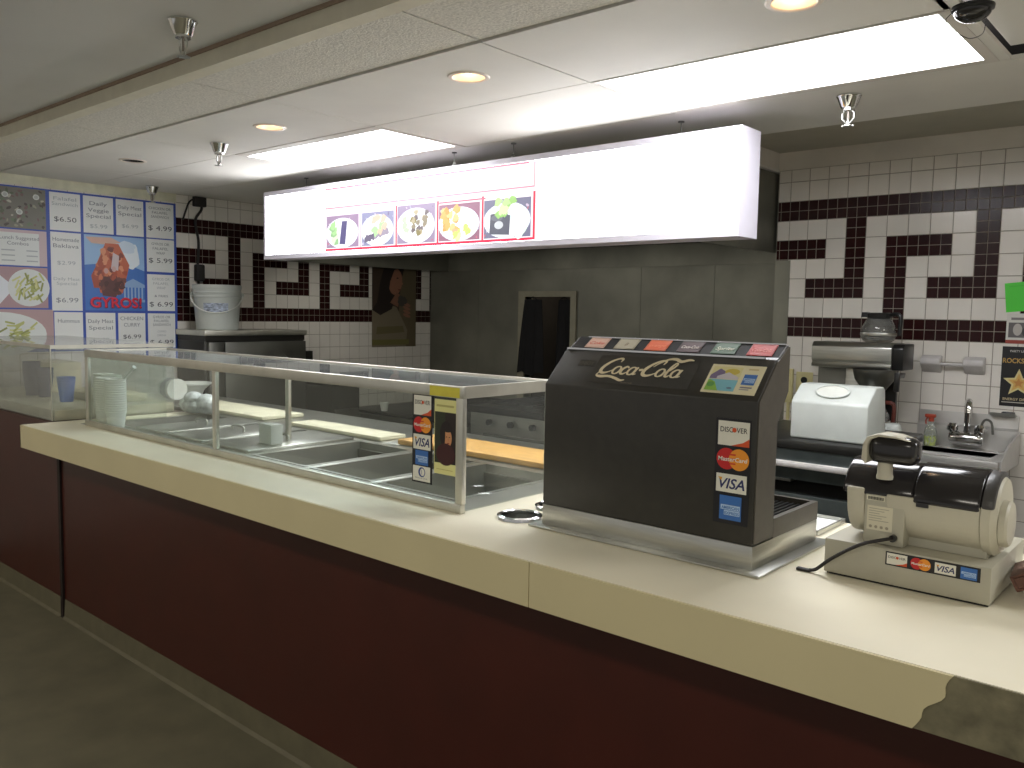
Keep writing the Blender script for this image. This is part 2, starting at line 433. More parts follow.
def light_panel(x0, x1, ml, mr, mf, label):
    t = Thing('ceiling_light', label, 'ceiling light', ((x0+x1)/2, (RY[2]+RY[3])/2, ZC), 'fluorescent ceiling panels')
    a, b, c, d_ = x0+.004, x1-.004, RY[2]+.004, RY[3]-.004; w = .045
    t.part('frame', MB().box(a,b,c,c+mf,ZC-.002,ZC+.02).box(a,b,d_-w,d_,ZC-.002,ZC+.02).box(a,a+ml,c+mf,d_-w,ZC-.002,ZC+.02).box(b-mr,b,c+mf,d_-w,ZC-.002,ZC+.02), mat('light_frame', (214,208,200), .6, var=0), smooth=False)
    t.part('diffuser', MB().box(a+ml, b-mr, c+mf, d_-w, ZC+.003, ZC+.009), glow('fluorescent_diffuser', (250,251,255), E_PANEL), smooth=False)
light_panel(*L2, .018, .036, .014, 'large bright fluorescent panel above the register and soda machine')
light_panel(*L1, .018, .030, .065, 'smaller looking bright fluorescent panel above the glass sneeze guard, left of the menu sign')

def downlight(x, y, label, lit):
    t = Thing('recessed_downlight', label, 'downlight', (x, y, ZC), 'round recessed downlights')
    t.part('trim_ring', MB().lathe([(HR-.008,ZC-.001),(HR-.004,ZC-.005),(HR+.008,ZC-.004),(HR+.012,ZC-.0005)], (x,y,0), 36), mat('downlight_ring', (226,214,200), .4, var=0))
    t.part('reflector', MB().lathe([(HR-.006,ZC),(.052,ZC+.05),(.035,ZC+.085),(.0001,ZC+.09)], (x,y,0), 36), mat('downlight_can_lit', (232,208,184), .3, .3, var=0) if lit else mat('downlight_can_unlit', (40,32,26), .5, var=0))
    t.part('bulb', MB().lathe([(.0001,ZC+.012),(.02,ZC+.016),(.034,ZC+.035),(.03,ZC+.06),(.016,ZC+.085)], (x,y,0), 24), glow('warm_bulb', (255,232,200), E_CAN) if lit else mat('dead_bulb', (60,52,46), .2, var=0))
for (h, lab, lit) in zip(holes, ('lit round downlight at the top edge, nearest the large ceiling panel', 'lit round downlight above the middle of the menu sign', 'lit round downlight left of the smaller bright ceiling panel', 'unlit dark round downlight, farthest left in the ceiling'), (1,1,1,0)):
    downlight(*h, lab, lit)

def sprinkler(x, y, z, label):
    t = Thing('fire_sprinkler', label, 'sprinkler', (x, y, z), 'ceiling fire sprinklers')
    t.part('cup', MB().lathe([(.046,z-.001),(.046,z-.006),(.043,z-.01),(.029,z-.046),(.024,z-.05),(.024,z-.058),(.0001,z-.058)], (x,y,0), 28), CHROME)
    fr = MB()
    for s in (-1, 1): fr.tube([(x+s*.012,y,z-.056),(x+s*.022,y,z-.068),(x+s*.022,y,z-.088),(x+s*.006,y,z-.106)], .0036, 8)
    fr.cyl((x,y,z-.112), .008, .012, seg=12)
    t.part('frame_arms', fr, STEEL)
    t.part('bulb', MB().cyl((x,y,z-.1), .004, .045, seg=10), mat('sprinkler_bulb', (150,140,130), .2, var=0))
    de = MB().cyl((x,y,z-.116), .017, .003, seg=20)
    for k in range(8):
        a = PI*k/4; de.box(-.003,.003,.014,.022,z-.116,z-.1135, M=Matrix.Translation((x,y,0)) @ Matrix.Rotation(a,4,'Z'))
    t.part('deflector', de, STEEL)
sprinkler(-2.645, 1.40, 2.515, 'chrome sprinkler nearest the camera, on the grey dining ceiling at top left')
sprinkler(-1.222, 3.33, ZC, 'chrome sprinkler right of the menu sign, below the large ceiling panel')
sprinkler(-4.103, 2.36, ZC, 'chrome sprinkler between the unlit downlight and the smaller ceiling panel')
sprinkler(-5.95, 2.90, ZC, 'chrome sprinkler in front of the top right of the wall menu board')

t = Thing('dome_camera', 'black dome security camera at the top right of the ceiling', 'security camera', (-.632, 2.60, ZC))
t.part('base', MB().lathe([(.0001,ZC-.001),(.054,ZC-.001),(.053,ZC-.010),(.047,ZC-.013)], (-.632,2.60,0), 32), BLACK_P)
t.part('dome', MB().lathe([(.047*math.cos(PI/2*k/8), ZC-.012-.030*math.sin(PI/2*k/8)) for k in range(9)], (-.632,2.60,0), 32), DGLOSS)
t.part('wire', MB().tube(spline([(-.672,2.575,ZC-.012),(-.69,2.57,ZC-.03),(-.695,2.60,ZC-.045),(-.69,2.63,ZC-.045)],6), .0012, 6), CORD)
t.part('wire', MB().tube(spline([(-.61,2.65,ZC-.03),(-.625,2.69,ZC-.05),(-.66,2.71,ZC-.052),(-.685,2.70,ZC-.04)],6), .0012, 6), CORD)

# ================================================================== COUNTER
ZT = 1.0
def base(name, x0, x1, label):
    t = Thing(name, label, 'counter', ((x0+x1)/2, 1.95, 0), 'maroon counter bases')
    fp = MB().box(x0+.003, x1-.003, 1.69, 1.715, .10, .955)
    if x0 < -4.6: fp.box(x0+.003, -4.605, 1.69, 1.715, .955, ZT-.003)
    t.part('front_panel', fp, MAROON, smooth=False)
    t.part('base_strip', MB().prism([(1.672,0.001),(1.684,.012),(1.689,.10),(1.715,.10),(1.715,.001)], 'x', x0+.003, x1-.003), KICK, smooth=False)
    bd = MB().box(x0+.003, x1-.003, 1.716, 2.42, .002, .78)
    if x0 < -4.6: bd.box(x0+.003, -4.605, 1.7155, 2.42, .78, ZT-.002)
    t.part('carcass', bd, mat('carcass', (90,70,56), .6), smooth=False)
base('counter_base', XL+.004, -4.515, 'dark maroon counter front under the left glass case')
base('counter_base', -4.485, XR-.004, 'long dark maroon counter front below the thick cream worktop')
struct('trim_5', MB().box(-4.515, -4.485, 1.68, 1.72, 0, .955), mat('dark_joint', (30,16,12), .6))

t = Thing('countertop', 'long thick cream laminate countertop along the service line', 'countertop', (-1.5, 2.0, ZT))
z0 = .96
mb = MB()
cx, cy1, cy2 = -1.586, 1.864, 2.04
mb.box(-4.6, XR-.002, 1.55, 1.775, z0, ZT)
mb.box(-4.6, -4.47, 1.775, 2.5, z0, ZT)
mb.hole_plate(-1.72, -1.50, 1.775, 1.95, cx, cy1, .058, z0, ZT)
mb.hole_plate(-1.72, -1.50, 1.95, 2.125, cx, cy2, .058, z0, ZT)
mb.box(-1.72, -1.50, 2.125, 2.5, z0, ZT); mb.box(-1.50, XR-.002, 1.775, 2.5, z0, ZT)
mb.box(-1.76, -1.72, 1.775, 2.5, z0, ZT)
t.part('top', mb, CREAM, smooth=False)
t.part('edge_band', MB().box(-4.6, -1.2815, 1.543, 1.55, .887, ZT-.0012).box(-4.6, -4.593, 1.543, 2.42, .887, ZT-.0012), CREAM_EDGE, smooth=False)
def edge_curve(z):  # torn edge of the laminate
    return -.345 - .055*max(0, min(1, (.985-z)/.085))**1.2 + .006*math.sin(z*120)
zs = [.887+(ZT-.0012-.887)*k/14 for k in range(15)]
mb = MB()
def plate(pts):
    n = len(pts); mb.add([(x,1.543,z) for x,z in pts]+[(x,1.5495,z) for x,z in pts], [tuple(range(n)), tuple(range(2*n-1,n-1,-1))]+[(i,(i+1)%n,n+(i+1)%n,n+i) for i in range(n)])
plate([(-1.279,.887)]+[(edge_curve(z), z) for z in zs]+[(-1.279, ZT-.0012)])
t.part('edge_band', mb, CREAM_EDGE, smooth=False)
t.part('exposed_core', MB().box(-.46, XR-.002, 1.5455, 1.55, .887, ZT-.0015), CORE, smooth=False, label='grey bare board where the laminate edge has broken off')
t.part('edge_backer', MB().box(-4.593, XR-.002, 1.5502, 1.60, .887, z0), CREAM_EDGE, smooth=False)

for i, cy in enumerate((cy1, cy2)):
    d = Thing('cup_dispenser', ('round steel cup dispenser set in the counter between sneeze guard and soda machine', 'second round steel cup dispenser, partly hidden behind the soda machine edge')[i], 'cup dispenser', (cx, cy, ZT), 'steel cup dispensers')
    d.part('rim', MB().lathe([(.0535,ZT+.002),(.054,ZT+.009),(.060,ZT+.012),(.068,ZT+.009),(.070,ZT+.001),(.056,ZT+.0008)], (cx,cy,0), 40), CHROME)
    d.part('sleeve', MB().lathe([(.0545,ZT+.004),(.0545,ZT-.20),(.0001,ZT-.20)], (cx,cy,0), 32), STEEL_D)
    d.part('cup', MB().lathe([(.034,ZT-.12),(.046,ZT-.035),(.048,ZT-.032),(.044,ZT-.030),(.032,ZT-.118),(.0001,ZT-.118)], (cx,cy,0), 24), FOAM, label='white cup down inside the sleeve')

# ------------------------------------------------------------------ steam table and its guard
GX0, GX1, GY0, GY1, GZ = -4.375, -1.735, 1.77, 2.205, 1.38
t = Thing('steam_table', 'stainless steam table with open wells under the sneeze guard', 'steam table', (-3.1, 2.2, .6))
DIV = [-1.88, -2.29, -2.68, -3.08, -3.45, -3.81, -4.13, -4.44]
dk = MB().box(-4.468, -1.762, 1.777, 1.89, .97, ZT-.002).box(-4.468, -1.762, 2.46, 2.498, .97, ZT-.002).box(-1.88+.0, -1.762, 1.89, 2.46, .97, ZT-.002)
t.part('deck', dk, STEEL, smooth=False)
t.part('cabinet', MB().box(-4.468, -1.762, 2.425, 2.495, .05, .968).box(-4.468, -1.762, 1.80, 2.425, .862, .872), STEEL_D, smooth=False)
for x in DIV[1:]:
    t.part('divider', MB().box(x-.014, x+.014, 1.89, 2.46, .97, ZT-.001, bev=.003), STEEL)
PAN = mat('steam_pan_steel', (168,168,162), .38, 1., var=.06, scale=6)
# pans hanging in the wells
pnames = ['first', 'second', 'third', 'fourth', 'fifth', 'sixth', 'seventh']
for i in range(7):
    x1, x0 = DIV[i]-.016, DIV[i+1]+.016
    if i == 0: x1 = DIV[0]-.002
    y0, y1 = 1.892, 2.458; w = .016
    lid = i in (3, 4, 5)
    p = Thing('steam_pan', ('%s steel steam pan from the right end of the sneeze guard, ' % pnames[i]) + ('flat lid on' if lid else 'open and empty'), 'steam pan', ((x0+x1)/2, 2.175, .875), 'steam table pans')
    zb = .876
    b = MB()
    b.box(x0,x1,y0,y0+w,ZT-.006,ZT).box(x0,x1,y1-w,y1,ZT-.006,ZT).box(x0,x0+w,y0+w,y1-w,ZT-.006,ZT).box(x1-w,x1,y0+w,y1-w,ZT-.006,ZT)
    p.part('rim', b, STEEL, smooth=False)
    a0,a1,b0,b1 = x0+w,x1-w,y0+w,y1-w; c0,c1,e0,e1 = a0+.012,a1-.012,b0+.012,b1-.012
    b = MB(); b.add([(a0,b0,ZT-.001),(a1,b0,ZT-.001),(a1,b1,ZT-.001),(a0,b1,ZT-.001),(c0,e0,zb),(c1,e0,zb),(c1,e1,zb),(c0,e1,zb)], [(4,5,6,7),(0,1,5,4),(1,2,6,5),(2,3,7,6),(3,0,4,7)])
    p.part('basin', b, PAN, smooth=False, fix=False)
    if lid:
        l = p.part('lid', MB().box(x0+.006,x1-.006,y0+.006,y1-.006,ZT+.001,ZT+.012,bev=.004), STEEL)
        p.part('lid_handle', MB().tube(spline([((x0+x1)/2-.05,2.17,ZT+.012),((x0+x1)/2-.045,2.17,ZT+.035),((x0+x1)/2+.045,2.17,ZT+.035),((x0+x1)/2+.05,2.17,ZT+.012)],5), .005, 8), STEEL, parent=l)

# sneeze guard
t = Thing('sneeze_guard', 'long glass and aluminium sneeze guard over the steam table', 'sneeze guard', ((GX0+GX1)/2, (GY0+GY1)/2, ZT))
fr = .03
t.part('top_rail', MB().box(GX0, GX1, GY0, GY0+.014, GZ-.036, GZ, bev=.002).box(GX0, GX1, GY1-.014, GY1, GZ-.036, GZ, bev=.002).box(GX0, GX0+.014, GY0+.014, GY1-.014, GZ-.036, GZ).box(GX1-.014, GX1, GY0+.014, GY1-.014, GZ-.036, GZ), ALU)
t.part('bottom_rail', MB().box(GX0, GX1, GY0-.004, GY0+.016, ZT+.001, ZT+.028, bev=.002), ALU)
for x0_ in (GX0, -3.155, GX1-.028):
    t.part('post', MB().box(x0_, x0_+.028 if x0_ != -3.155 else x0_+.024, GY0+.001, GY0+.019, ZT+.028, GZ-.036, bev=.0015), ALU)
for x0_ in (-3.262, GX1-.026):
    t.part('post', MB().box(x0_, x0_+.026, GY1-.018, GY1-.002, ZT+(.0135 if x0_ < -3 else .0015), GZ-.036, bev=.0015), ALU)
t.part('top_glass', MB().box(GX0+.014, GX1-.014, GY0+.014, GY1-.014, GZ-.012, GZ-.006), glass_mat('top_glass', (.82,.88,.9), .10), smooth=False)
t.part('front_glass', MB().box(GX0+.028, -3.157, GY0+.006, GY0+.010, ZT+.028, GZ-.036).box(-3.129, GX1-.030, GY0+.006, GY0+.010, ZT+.028, GZ-.036), GLASS, smooth=False)
t.part('end_glass', MB().box(GX1-.010, GX1-.006, GY0+.02, GY1-.02, ZT+.004, GZ-.036), GLASS, smooth=False)
t.part('end_glass', MB().box(GX0+.006, GX0+.010, GY0+.02, GY1-.02, ZT+.004, GZ-.036), GLASS, smooth=False)
t.part('yellow_tape', MB().box(GX1-.14, GX1-.012, GY0-.001, GY0-.0002, GZ-.034, GZ-.004), mat('yellow_tape', (216,204,72), .4), label='yellow tape on the top rail corner')

# payment stickers -----------------------------------------------------------
K = (18,17,22); WH = (226,224,210)
def logo_discover(a, x, y, w, h):
    a.rect(x,y,w,h,WH); a.poly([(x+w*.42,y),(x+w,y),(x+w,y+h*.34),(x+w*.8,y+h*.16)], (214,84,36))
    a.text('DISC  VER', x+w*.5, y+h*.55, h*.30, (40,36,36), w*.86, bold=.01); a.ell(x+w*.52, y+h*.65, w*.07, w*.07, (214,84,36))
def logo_master(a, x, y, w, h):
    r = min(h*.48, w*.30)
    a.ell(x+w*.5-r*.62, y+h*.5, r, r, (196,34,34)); a.ell(x+w*.5+r*.62, y+h*.5, r, r, (236,150,40))
    for k in range(3): a.rect(x+w*.5-r*.30, y+h*.5-r*.5+k*r*.42, r*.6, r*.16, (206,70,34))
    a.text('MasterCard', x+w*.5, y+h*.5-r*.2, r*.55, (240,236,226), r*2.9, bold=.015, shear=.1)
def logo_visa(a, x, y, w, h):
    a.rect(x,y,w,h,WH); a.text('VISA', x+w*.52, y+h*.22, h*.78, (34,40,96), w*.84, shear=.25, bold=.02)
    a.poly([(x+w*.06,y+h*.8),(x+w*.2,y+h*.8),(x+w*.17,y+h*.6)], (224,160,40))
def logo_amex(a, x, y, w, h):
    a.rect(x,y,w,h,(56,108,180)); a.rect(x+w*.06,y+h*.42,w*.88,h*.2,(178,204,232)); a.rect(x+w*.22,y+h*.2,w*.72,h*.2,(178,204,232))
    a.text('AMERICAN', x+w*.5, y+h*.45, h*.17, (56,108,180), w*.8, bold=.02); a.text('EXPRESS', x+w*.58, y+h*.23, h*.17, (56,108,180), w*.66, bold=.02)
def logo_diners(a, x, y, w, h):
    a.rect(x,y,w,h,WH); a.ell(x+w*.52,y+h*.6,w*.2,w*.2,(44,66,130)); a.ell(x+w*.55,y+h*.6,w*.13,w*.15,WH); a.rect(x+w*.5,y+h*.45,w*.02,h*.3,(44,66,130))
    a.text('Diners Club', x+w*.5, y+h*.16, h*.13, (90,96,120), w*.7)
yf = GY0+.0055
a = Art((-1.957, yf, 1.068), (1,0,0), (0,0,1), .09, .279, K)
logo_discover(a, .006, .212, .078, .061); logo_master(a, .004, .155, .082, .054); logo_visa(a, .006, .105, .078, .047); logo_amex(a, .016, .056, .058, .046); logo_diners(a, .006, .006, .078, .047)
a.to('payment_sticker', t)
a = Art((-1.858, yf, 1.108), (1,0,0), (0,0,1), .094, .228, (226,222,150))
a.rect(.002,.034,.090,.156,(40,28,24)); a.poly([(.002,.034),(.06,.034),(.045,.19),(.002,.19)], (44,50,30))
a.ell(.052,.122,.028,.042,(30,17,16)); a.ell(.059,.112,.0165,.026,(206,146,100)); a.ell(.040,.118,.008,.034,(32,18,16)); a.ell(.057,.140,.020,.010,(30,17,16))
a.ell(.05,.062,.040,.034,(64,24,24)); a.ell(.054,.116,.003,.0014,(40,20,18)); a.ell(.066,.116,.003,.0014,(40,20,18)); a.ell(.061,.097,.0055,.0018,(150,60,50)); a.rect(.0610,.103,.0012,.010,(170,110,74))
a.rect(.010,.206,.074,.006,(186,178,110)); a.rect(.012,.014,.07,.002,(190,180,110))
a.to('portrait_poster', t, label='small yellow bordered poster with a dark haired person')

# ------------------------------------------------------------------ things inside the guard
def cup_stack(x, y, label):
    zb = ZT+.075; n = 15; hh = .0115
    prof = [(.0001, ZT+.002), (.036, ZT+.002), (.046, zb)]
    for k in range(n):
        zz = zb+k*hh; prof += [(.0485, zz), (.0495, zz+.006), (.046, zz+.008)]
    prof += [(.042, zb+n*hh-.004), (.034, ZT+.19), (.0001, ZT+.19)]
    return solo('foam_cup_stack', MB().lathe(prof, (x,y,0), 28), FOAM, label, 'cup stack', 'stacks of white cups', origin=(x,y,ZT+.002))
cs = [(-4.535,1.93,'leftmost stack of white foam cups at the left end of the sneeze guard'),(-4.428,1.925,'second stack of white foam cups from the left end of the sneeze guard'),(-4.29,1.838,'third stack of white foam cups from the left, just inside the guard'),(-4.185,1.838,'rightmost stack of white foam cups at the left end of the steam table')]
cs0 = cup_stack(*cs[0])
for x, y, lab in cs[1:]: copy_tree(cs0, (x, y, ZT+.002), label=lab)
solo('cutting_board', MB().box(-2.86, -1.80, 2.503, 2.76, ZT+.002, ZT+.026, bev=.006), WOOD, 'long wooden cutting board behind the right half of the sneeze guard', 'cutting board')
solo('board_rail', MB().box(-5.70, -1.5, 2.502, 3.0, .95, ZT+.0, bev=.004), STEEL, 'steel shelf along the kitchen side of the steam table', 'shelf')
solo('cutting_board', MB().box(-4.86, -3.95, 2.505, 2.77, ZT+.002, ZT+.022, bev=.005), mat('cream_board', (222,216,190), .55), 'cream plastic cutting board behind the left half of the sneeze guard', 'cutting board')
solo('cutting_board', MB().box(-3.70, -2.98, 2.505, 2.66, ZT+.002, ZT+.020, bev=.004), mat('cream_board', (222,216,190), .55), 'narrow cream cutting board behind the middle of the sneeze guard', 'cutting board')
solo('mixing_bowl', MB().lathe([(.0001,1.002),(.065,1.002),(.085,1.05),(.128,1.084),(.13,1.094),(.122,1.09),(.08,1.055),(.05,1.02),(.0001,1.02)], (-5.36,2.86,0), 32), FOAM, 'small white bowl left of the first guard post, behind the steam table', 'bowl')
t = Thing('sauce_tub', 'white plastic tub lying on its side with a dark blue label behind the cup stacks', 'tub', (-5.08, 2.58, 1.023))
t.part('body', MB().lathe([(.0001,0),(.062,0),(.064,.004),(.066,.13),(.0001,.13)], (-5.14,2.58,1.089), 28, 'x'), FOAM)
t.part('label_band', MB().lathe([(.0662,.03),(.0668,.10)], (-5.14,2.58,1.089), 28, 'x'), mat('navy_label', (44,56,84), .5, var=.1))
b = MB(); 
for c_, r_ in (((-4.47,2.40,1.052),(.12,.07,.05)), ((-4.37,2.42,1.062),(.08,.06,.058)), ((-4.44,2.38,1.095),(.06,.05,.035))): b.ball(c_, *r_, 16, 8)
solo('plastic_bag', b, mat('crumpled_plastic_bag', (200,206,206), .3, var=.2, scale=30, bump=.8), 'crumpled clear plastic bag beside the white cup stacks', 'bag')
t = Thing('ticket_holder', 'small white plastic block behind the middle guard post', 'holder', (-3.20, 2.07, ZT+.0125))
t.part('block', MB().box(-3.245, -3.150, 2.04, 2.10, ZT+.0125, ZT+.10, bev=.004), WHITE_P)
solo('serving_spoon', MB().tube(spline([(-4.175,1.845,1.215),(-4.13,1.87,1.26),(-4.08,1.885,1.305)],5), [.006]*10+[.011], 8), WHITE_P, 'white spoon handle sticking up out of the right cup stack', 'spoon')

# ------------------------------------------------------------------ left glass case
cx0, cx1, cy0_, cy1_, cz = -6.15, -4.62, 1.705, 2.36, 1.39
t = Thing('display_case', 'glass display case at the left end of the counter', 'display case', (-5.4, 2.0, ZT))
t.part('deck', MB().box(cx0, cx1-.004, cy0_+.012, cy1_, ZT+.001, ZT+.055, bev=.002), mat('cream_case_deck', (214,206,180), .5))
t.part('front_glass', MB().box(cx0, cx1-.008, cy0_, cy0_+.005, ZT+.002, cz), glass_mat('case_glass', (.86,.88,.86), .16), smooth=False)
t.part('top_glass', MB().box(cx0, cx1, cy0_+.005, cy1_, cz-.006, cz), glass_mat('case_glass', (.86,.88,.86), .16), smooth=False)
t.part('end_glass', MB().box(cx1-.008, cx1-.003, cy0_, cy1_, ZT+.002, cz-.006), glass_mat('case_glass', (.86,.88,.86), .16), smooth=False)
t.part('top_trim', MB().box(cx0, cx1+.002, cy0_-.004, cy0_-.0005, cz-.016, cz+.003).box(cx1+.0, cx1+.004, cy0_-.004, cy1_, cz-.016, cz+.003), ALU, smooth=False)
t.part('corner_trim', MB().box(cx1-.004, cx1+.004, cy0_-.004, cy0_-.0005, ZT+.003, cz-.016), ALU, smooth=False)
solo('carton', MB().box(-5.30, -4.78, 2.02, 2.28, ZT+.056, ZT+.10, bev=.003), mat('cream_carton', (224,214,180), .6), 'flat cream carton inside the left display case', 'carton')
solo('napkin_block', MB().box(-5.98, -5.58, 2.06, 2.24, ZT+.056, ZT+.24, bev=.004), mat('cream_carton', (224,214,180), .6), 'cream box at the back left inside the display case', 'box')
def paper_cups(x, y, zb, n, m, label):
    prof = [(.0001,zb),(.032,zb),(.034,zb+.004),(.046,zb+.115),(.049,zb+.118),(.049,zb+.123)]
    for k in range(1, n): prof += [(.0468,zb+.124+(k-1)*.016),(.0475,zb+.134+(k-1)*.016),(.049,zb+.136+(k-1)*.016),(.049,zb+.14+(k-1)*.016)]
    zt = prof[-1][1]; prof += [(.045,zt),(.036,zb+.03 if n == 1 else zt-.08),(.0001,zb+.03 if n == 1 else zt-.08)]
    return solo('paper_cup_stack' if n > 1 else 'paper_cup', MB().lathe(prof, (x,y,0), 28), m, label, 'cup', 'blue paper cups in the display case')
paper_cups(-5.50, 1.92, ZT+.0555, 6, NAVY_CUP, 'tallest navy stack of paper cups in the left display case')
paper_cups(-5.36, 1.94, ZT+.0555, 4, NAVY_CUP, 'shorter navy stack of paper cups just right of the tallest stack')
paper_cups(-5.02, 1.93, ZT+.0555, 2, BLUE_CUP, 'bright blue paper cup near the right end of the display case')

# ================================================================== SODA MACHINE
X0, X1 = -1.478, -.848
t = Thing('soda_dispenser', 'charcoal countertop soda dispenser with payment stickers', 'soda dispenser', (-1.16, 2.0, ZT))
prof = [(1.836,1.064),(1.836,1.405),(1.930,1.499),(1.945,1.503),(1.992,1.534),(2.0,1.532),(2.0,1.42),(1.945,1.345),(1.945,1.064)]
mb = MB(); mb.prism(prof, 'x', X0, X1, bev=.003)
t.part('body', mb, CHAR)
t.part('side_cover', MB().prism([(1.840,1.068),(1.840,1.404),(1.932,1.496),(1.945,1.500),(1.990,1.530),(1.998,1.528),(1.998,1.42),(1.943,1.347),(1.943,1.068)], 'x', X1+.0003, X1+.003), CHAR_SIDE, smooth=False)
t.part('top_edge', MB().box(X0+.004, X1-.03, 1.9285, 1.9345, 1.4995, 1.5045).box(X0+.004+.03, X1-.004, 1.990, 1.995, 1.533, 1.5365), CHROME, smooth=False)
t.part('steel_base', MB().box(X0, X1+.003, 1.834, 2.222, ZT+.007, 1.064, bev=.002), STEEL)
t.part('flange', MB().box(X0-.028, X1+.035, 1.806, 2.25, ZT+.0008, ZT+.007, bev=.002), STEEL)
tr = t.part('drip_tray', MB().box(X0,X1+.003,1.945,1.957,1.064,1.112).box(X0,X1+.003,2.21,2.222,1.064,1.112).box(X0,X0+.014,1.957,2.21,1.064,1.112).box(X1-.011,X1+.003,1.957,2.21,1.064,1.112).box(X0+.014,X1-.011,1.957,2.21,1.064,1.07), CHAR_SIDE, smooth=False)
gr = MB()
for k in range(40): gr.box(X0+.022+k*.0148, X0+.028+k*.0148, 1.959, 2.208, 1.094, 1.100)
for y in (1.975, 2.08, 2.19): gr.box(X0+.016, X1-.013, y-.003, y+.003, 1.088, 1.094)
t.part('grate', gr, BLACK_P, parent=tr, smooth=False)
t.part('column_trim', MB().box(X1-.012, X1-.006, 1.9455, 1.951, 1.112, 1.345), ALU, smooth=False)
for k in range(6):
    x = X0+.085+k*.092
    v = t.part('valve', MB().box(x-.026,x+.026,1.952,2.02,1.335,1.40,bev=.006).cyl((x,1.995,1.30),.014,.036,seg=16), BLACK_P)
    t.part('lever', MB().box(x-.012,x+.012,1.975,1.981,1.235,1.334,bev=.002), BLACK_P, parent=v)
# brand lettering on the slanted face
su = Vector((0, .094, .094)).normalized(); sn = Vector((1,0,0)).cross(su)
def on_slope(x, s_, d=.0006): return Vector((x, 1.836, 1.405)) + su*s_ + sn*d
a = Art(on_slope(-1.345, .018), (1,0,0), su, .305, .100, CHAR, .0004)
GOLD = (216,204,170); sc = .0315; ox, oy = .008, .036
def SK(pts, w=.0062, n=8): a.stroke([(ox+(p[0]+.22*p[1])*sc, oy+p[1]*sc*.84, p[2] if len(p) > 2 else 1) for p in pts], w, GOLD, n)
def loopo(cx_, cy_, rx=.33, ry=.5): SK([(cx_+rx*math.cos(q), cy_+ry*math.sin(q), .75+.5*abs(math.cos(q))) for q in [2*PI*k/12 for k in range(13)]], .0056, 4)
SK([(1.75,1.55,.5),(1.72,1.95,1.2),(1.35,2.0,1),(.8,1.55,1.3),(.45,.8,1.7),(.5,.2,1.7),(.85,-.02,1.3),(1.3,.15,.8),(1.62,.5,.4)])
SK([(.5,.2,.5),(.42,-.35,.8),(.9,-.5,1.5),(1.7,-.42,1.2),(2.5,-.62,1.3),(3.1,-.85,1.2),(3.5,-.75,.5)])
loopo(2.0,.45); SK([(3.02,.82,.8),(2.75,.98,1),(2.5,.6,1.3),(2.55,.12,1.2),(2.85,.0,1),(3.1,.25,.5)]); loopo(3.5,.45); SK([(3.88,.98,1),(3.8,.5,1.2),(3.82,.05,1),(4.1,.1,.5)])
SK([(4.12,.62,1.2),(4.45,.7,1.2)])
SK([(5.95,1.5,.5),(5.98,1.95,1.1),(5.55,2.0,1),(5.0,1.5,1.3),(4.65,.75,1.7),(4.75,.15,1.7),(5.15,-.05,1.3),(5.6,.15,.8),(5.95,.5,.4)])
SK([(5.2,1.15,.5),(5.55,1.75,.8),(6.1,2.25,1.1),(6.7,2.3,1.5),(7.3,2.05,1.5),(7.9,2.3,1.3),(8.35,2.25,.5)])
loopo(6.25,.45); SK([(6.62,.45,.5),(7.0,.9,.8),(7.2,1.6,1),(7.0,1.75,.8),(6.85,1.1,1.2),(6.85,.2,1.2),(7.05,.0,1),(7.25,.2,.5)]); loopo(7.65,.45); SK([(8.02,.98,1),(7.95,.5,1.2),(7.97,.05,1),(8.25,.15,.5)])
a.text('TRADE-MARK', .125, .003, .006, (120,112,92)); 
a.to('brand_lettering', t, label='flowing pale gold script lettering')
a = Art(on_slope(-1.405, .074), (1,0,0), su, .056, .022, CHAR, .0003); a.text('ENJOY', .026, .004, .018, (76,72,62), .048, bold=.01); a.to('small_lettering', t)
a = Art(on_slope(-1.003, .016), (1,0,0), su, .14, .092, (222,214,178), .0008)
a.rect(.007,.045,.077,.040,(214,206,150)).poly([(.007,.056),(.026,.078),(.043,.069),(.043,.045),(.007,.045)],(110,96,130)).ell(.06,.069,.019,.010,(196,176,70)).poly([(.026,.053),(.052,.067),(.082,.052),(.082,.045),(.026,.045)],(196,190,196))
a.rect(.007,.007,.077,.036,(120,180,196)).poly([(.007,.007),(.043,.007),(.026,.035),(.012,.041),(.007,.041)],(128,176,60)).ell(.018,.026,.010,.008,(90,150,70)).ell(.07,.017,.007,.003,(90,110,130))
logo_amex(a, .095, .030, .033, .033); a.rect(.097,.019,.030,.004,(120,116,130)); a.rect(.097,.013,.024,.003,(150,146,150)); a.rect(.10,.076,.025,.005,(196,180,130))
a.to('promo_sticker', t, label='cream card sticker with a landscape and blue payment logo')
t.part('label_rail', MB().add([(X0+.006,1.9455,1.5036),(X1-.004,1.9455,1.5036),(X1-.004,1.9915,1.5343),(X0+.006,1.9915,1.5343)],[(0,1,2,3)]).add([(X0+.006,1.9455,1.5031),(X1-.004,1.9455,1.5031),(X1-.004,1.9915,1.5338),(X0+.006,1.9915,1.5338)],[(3,2,1,0)]), mat('label_rail_black', (20,20,20), .6, spec=.2, var=0), smooth=False, fix=False)
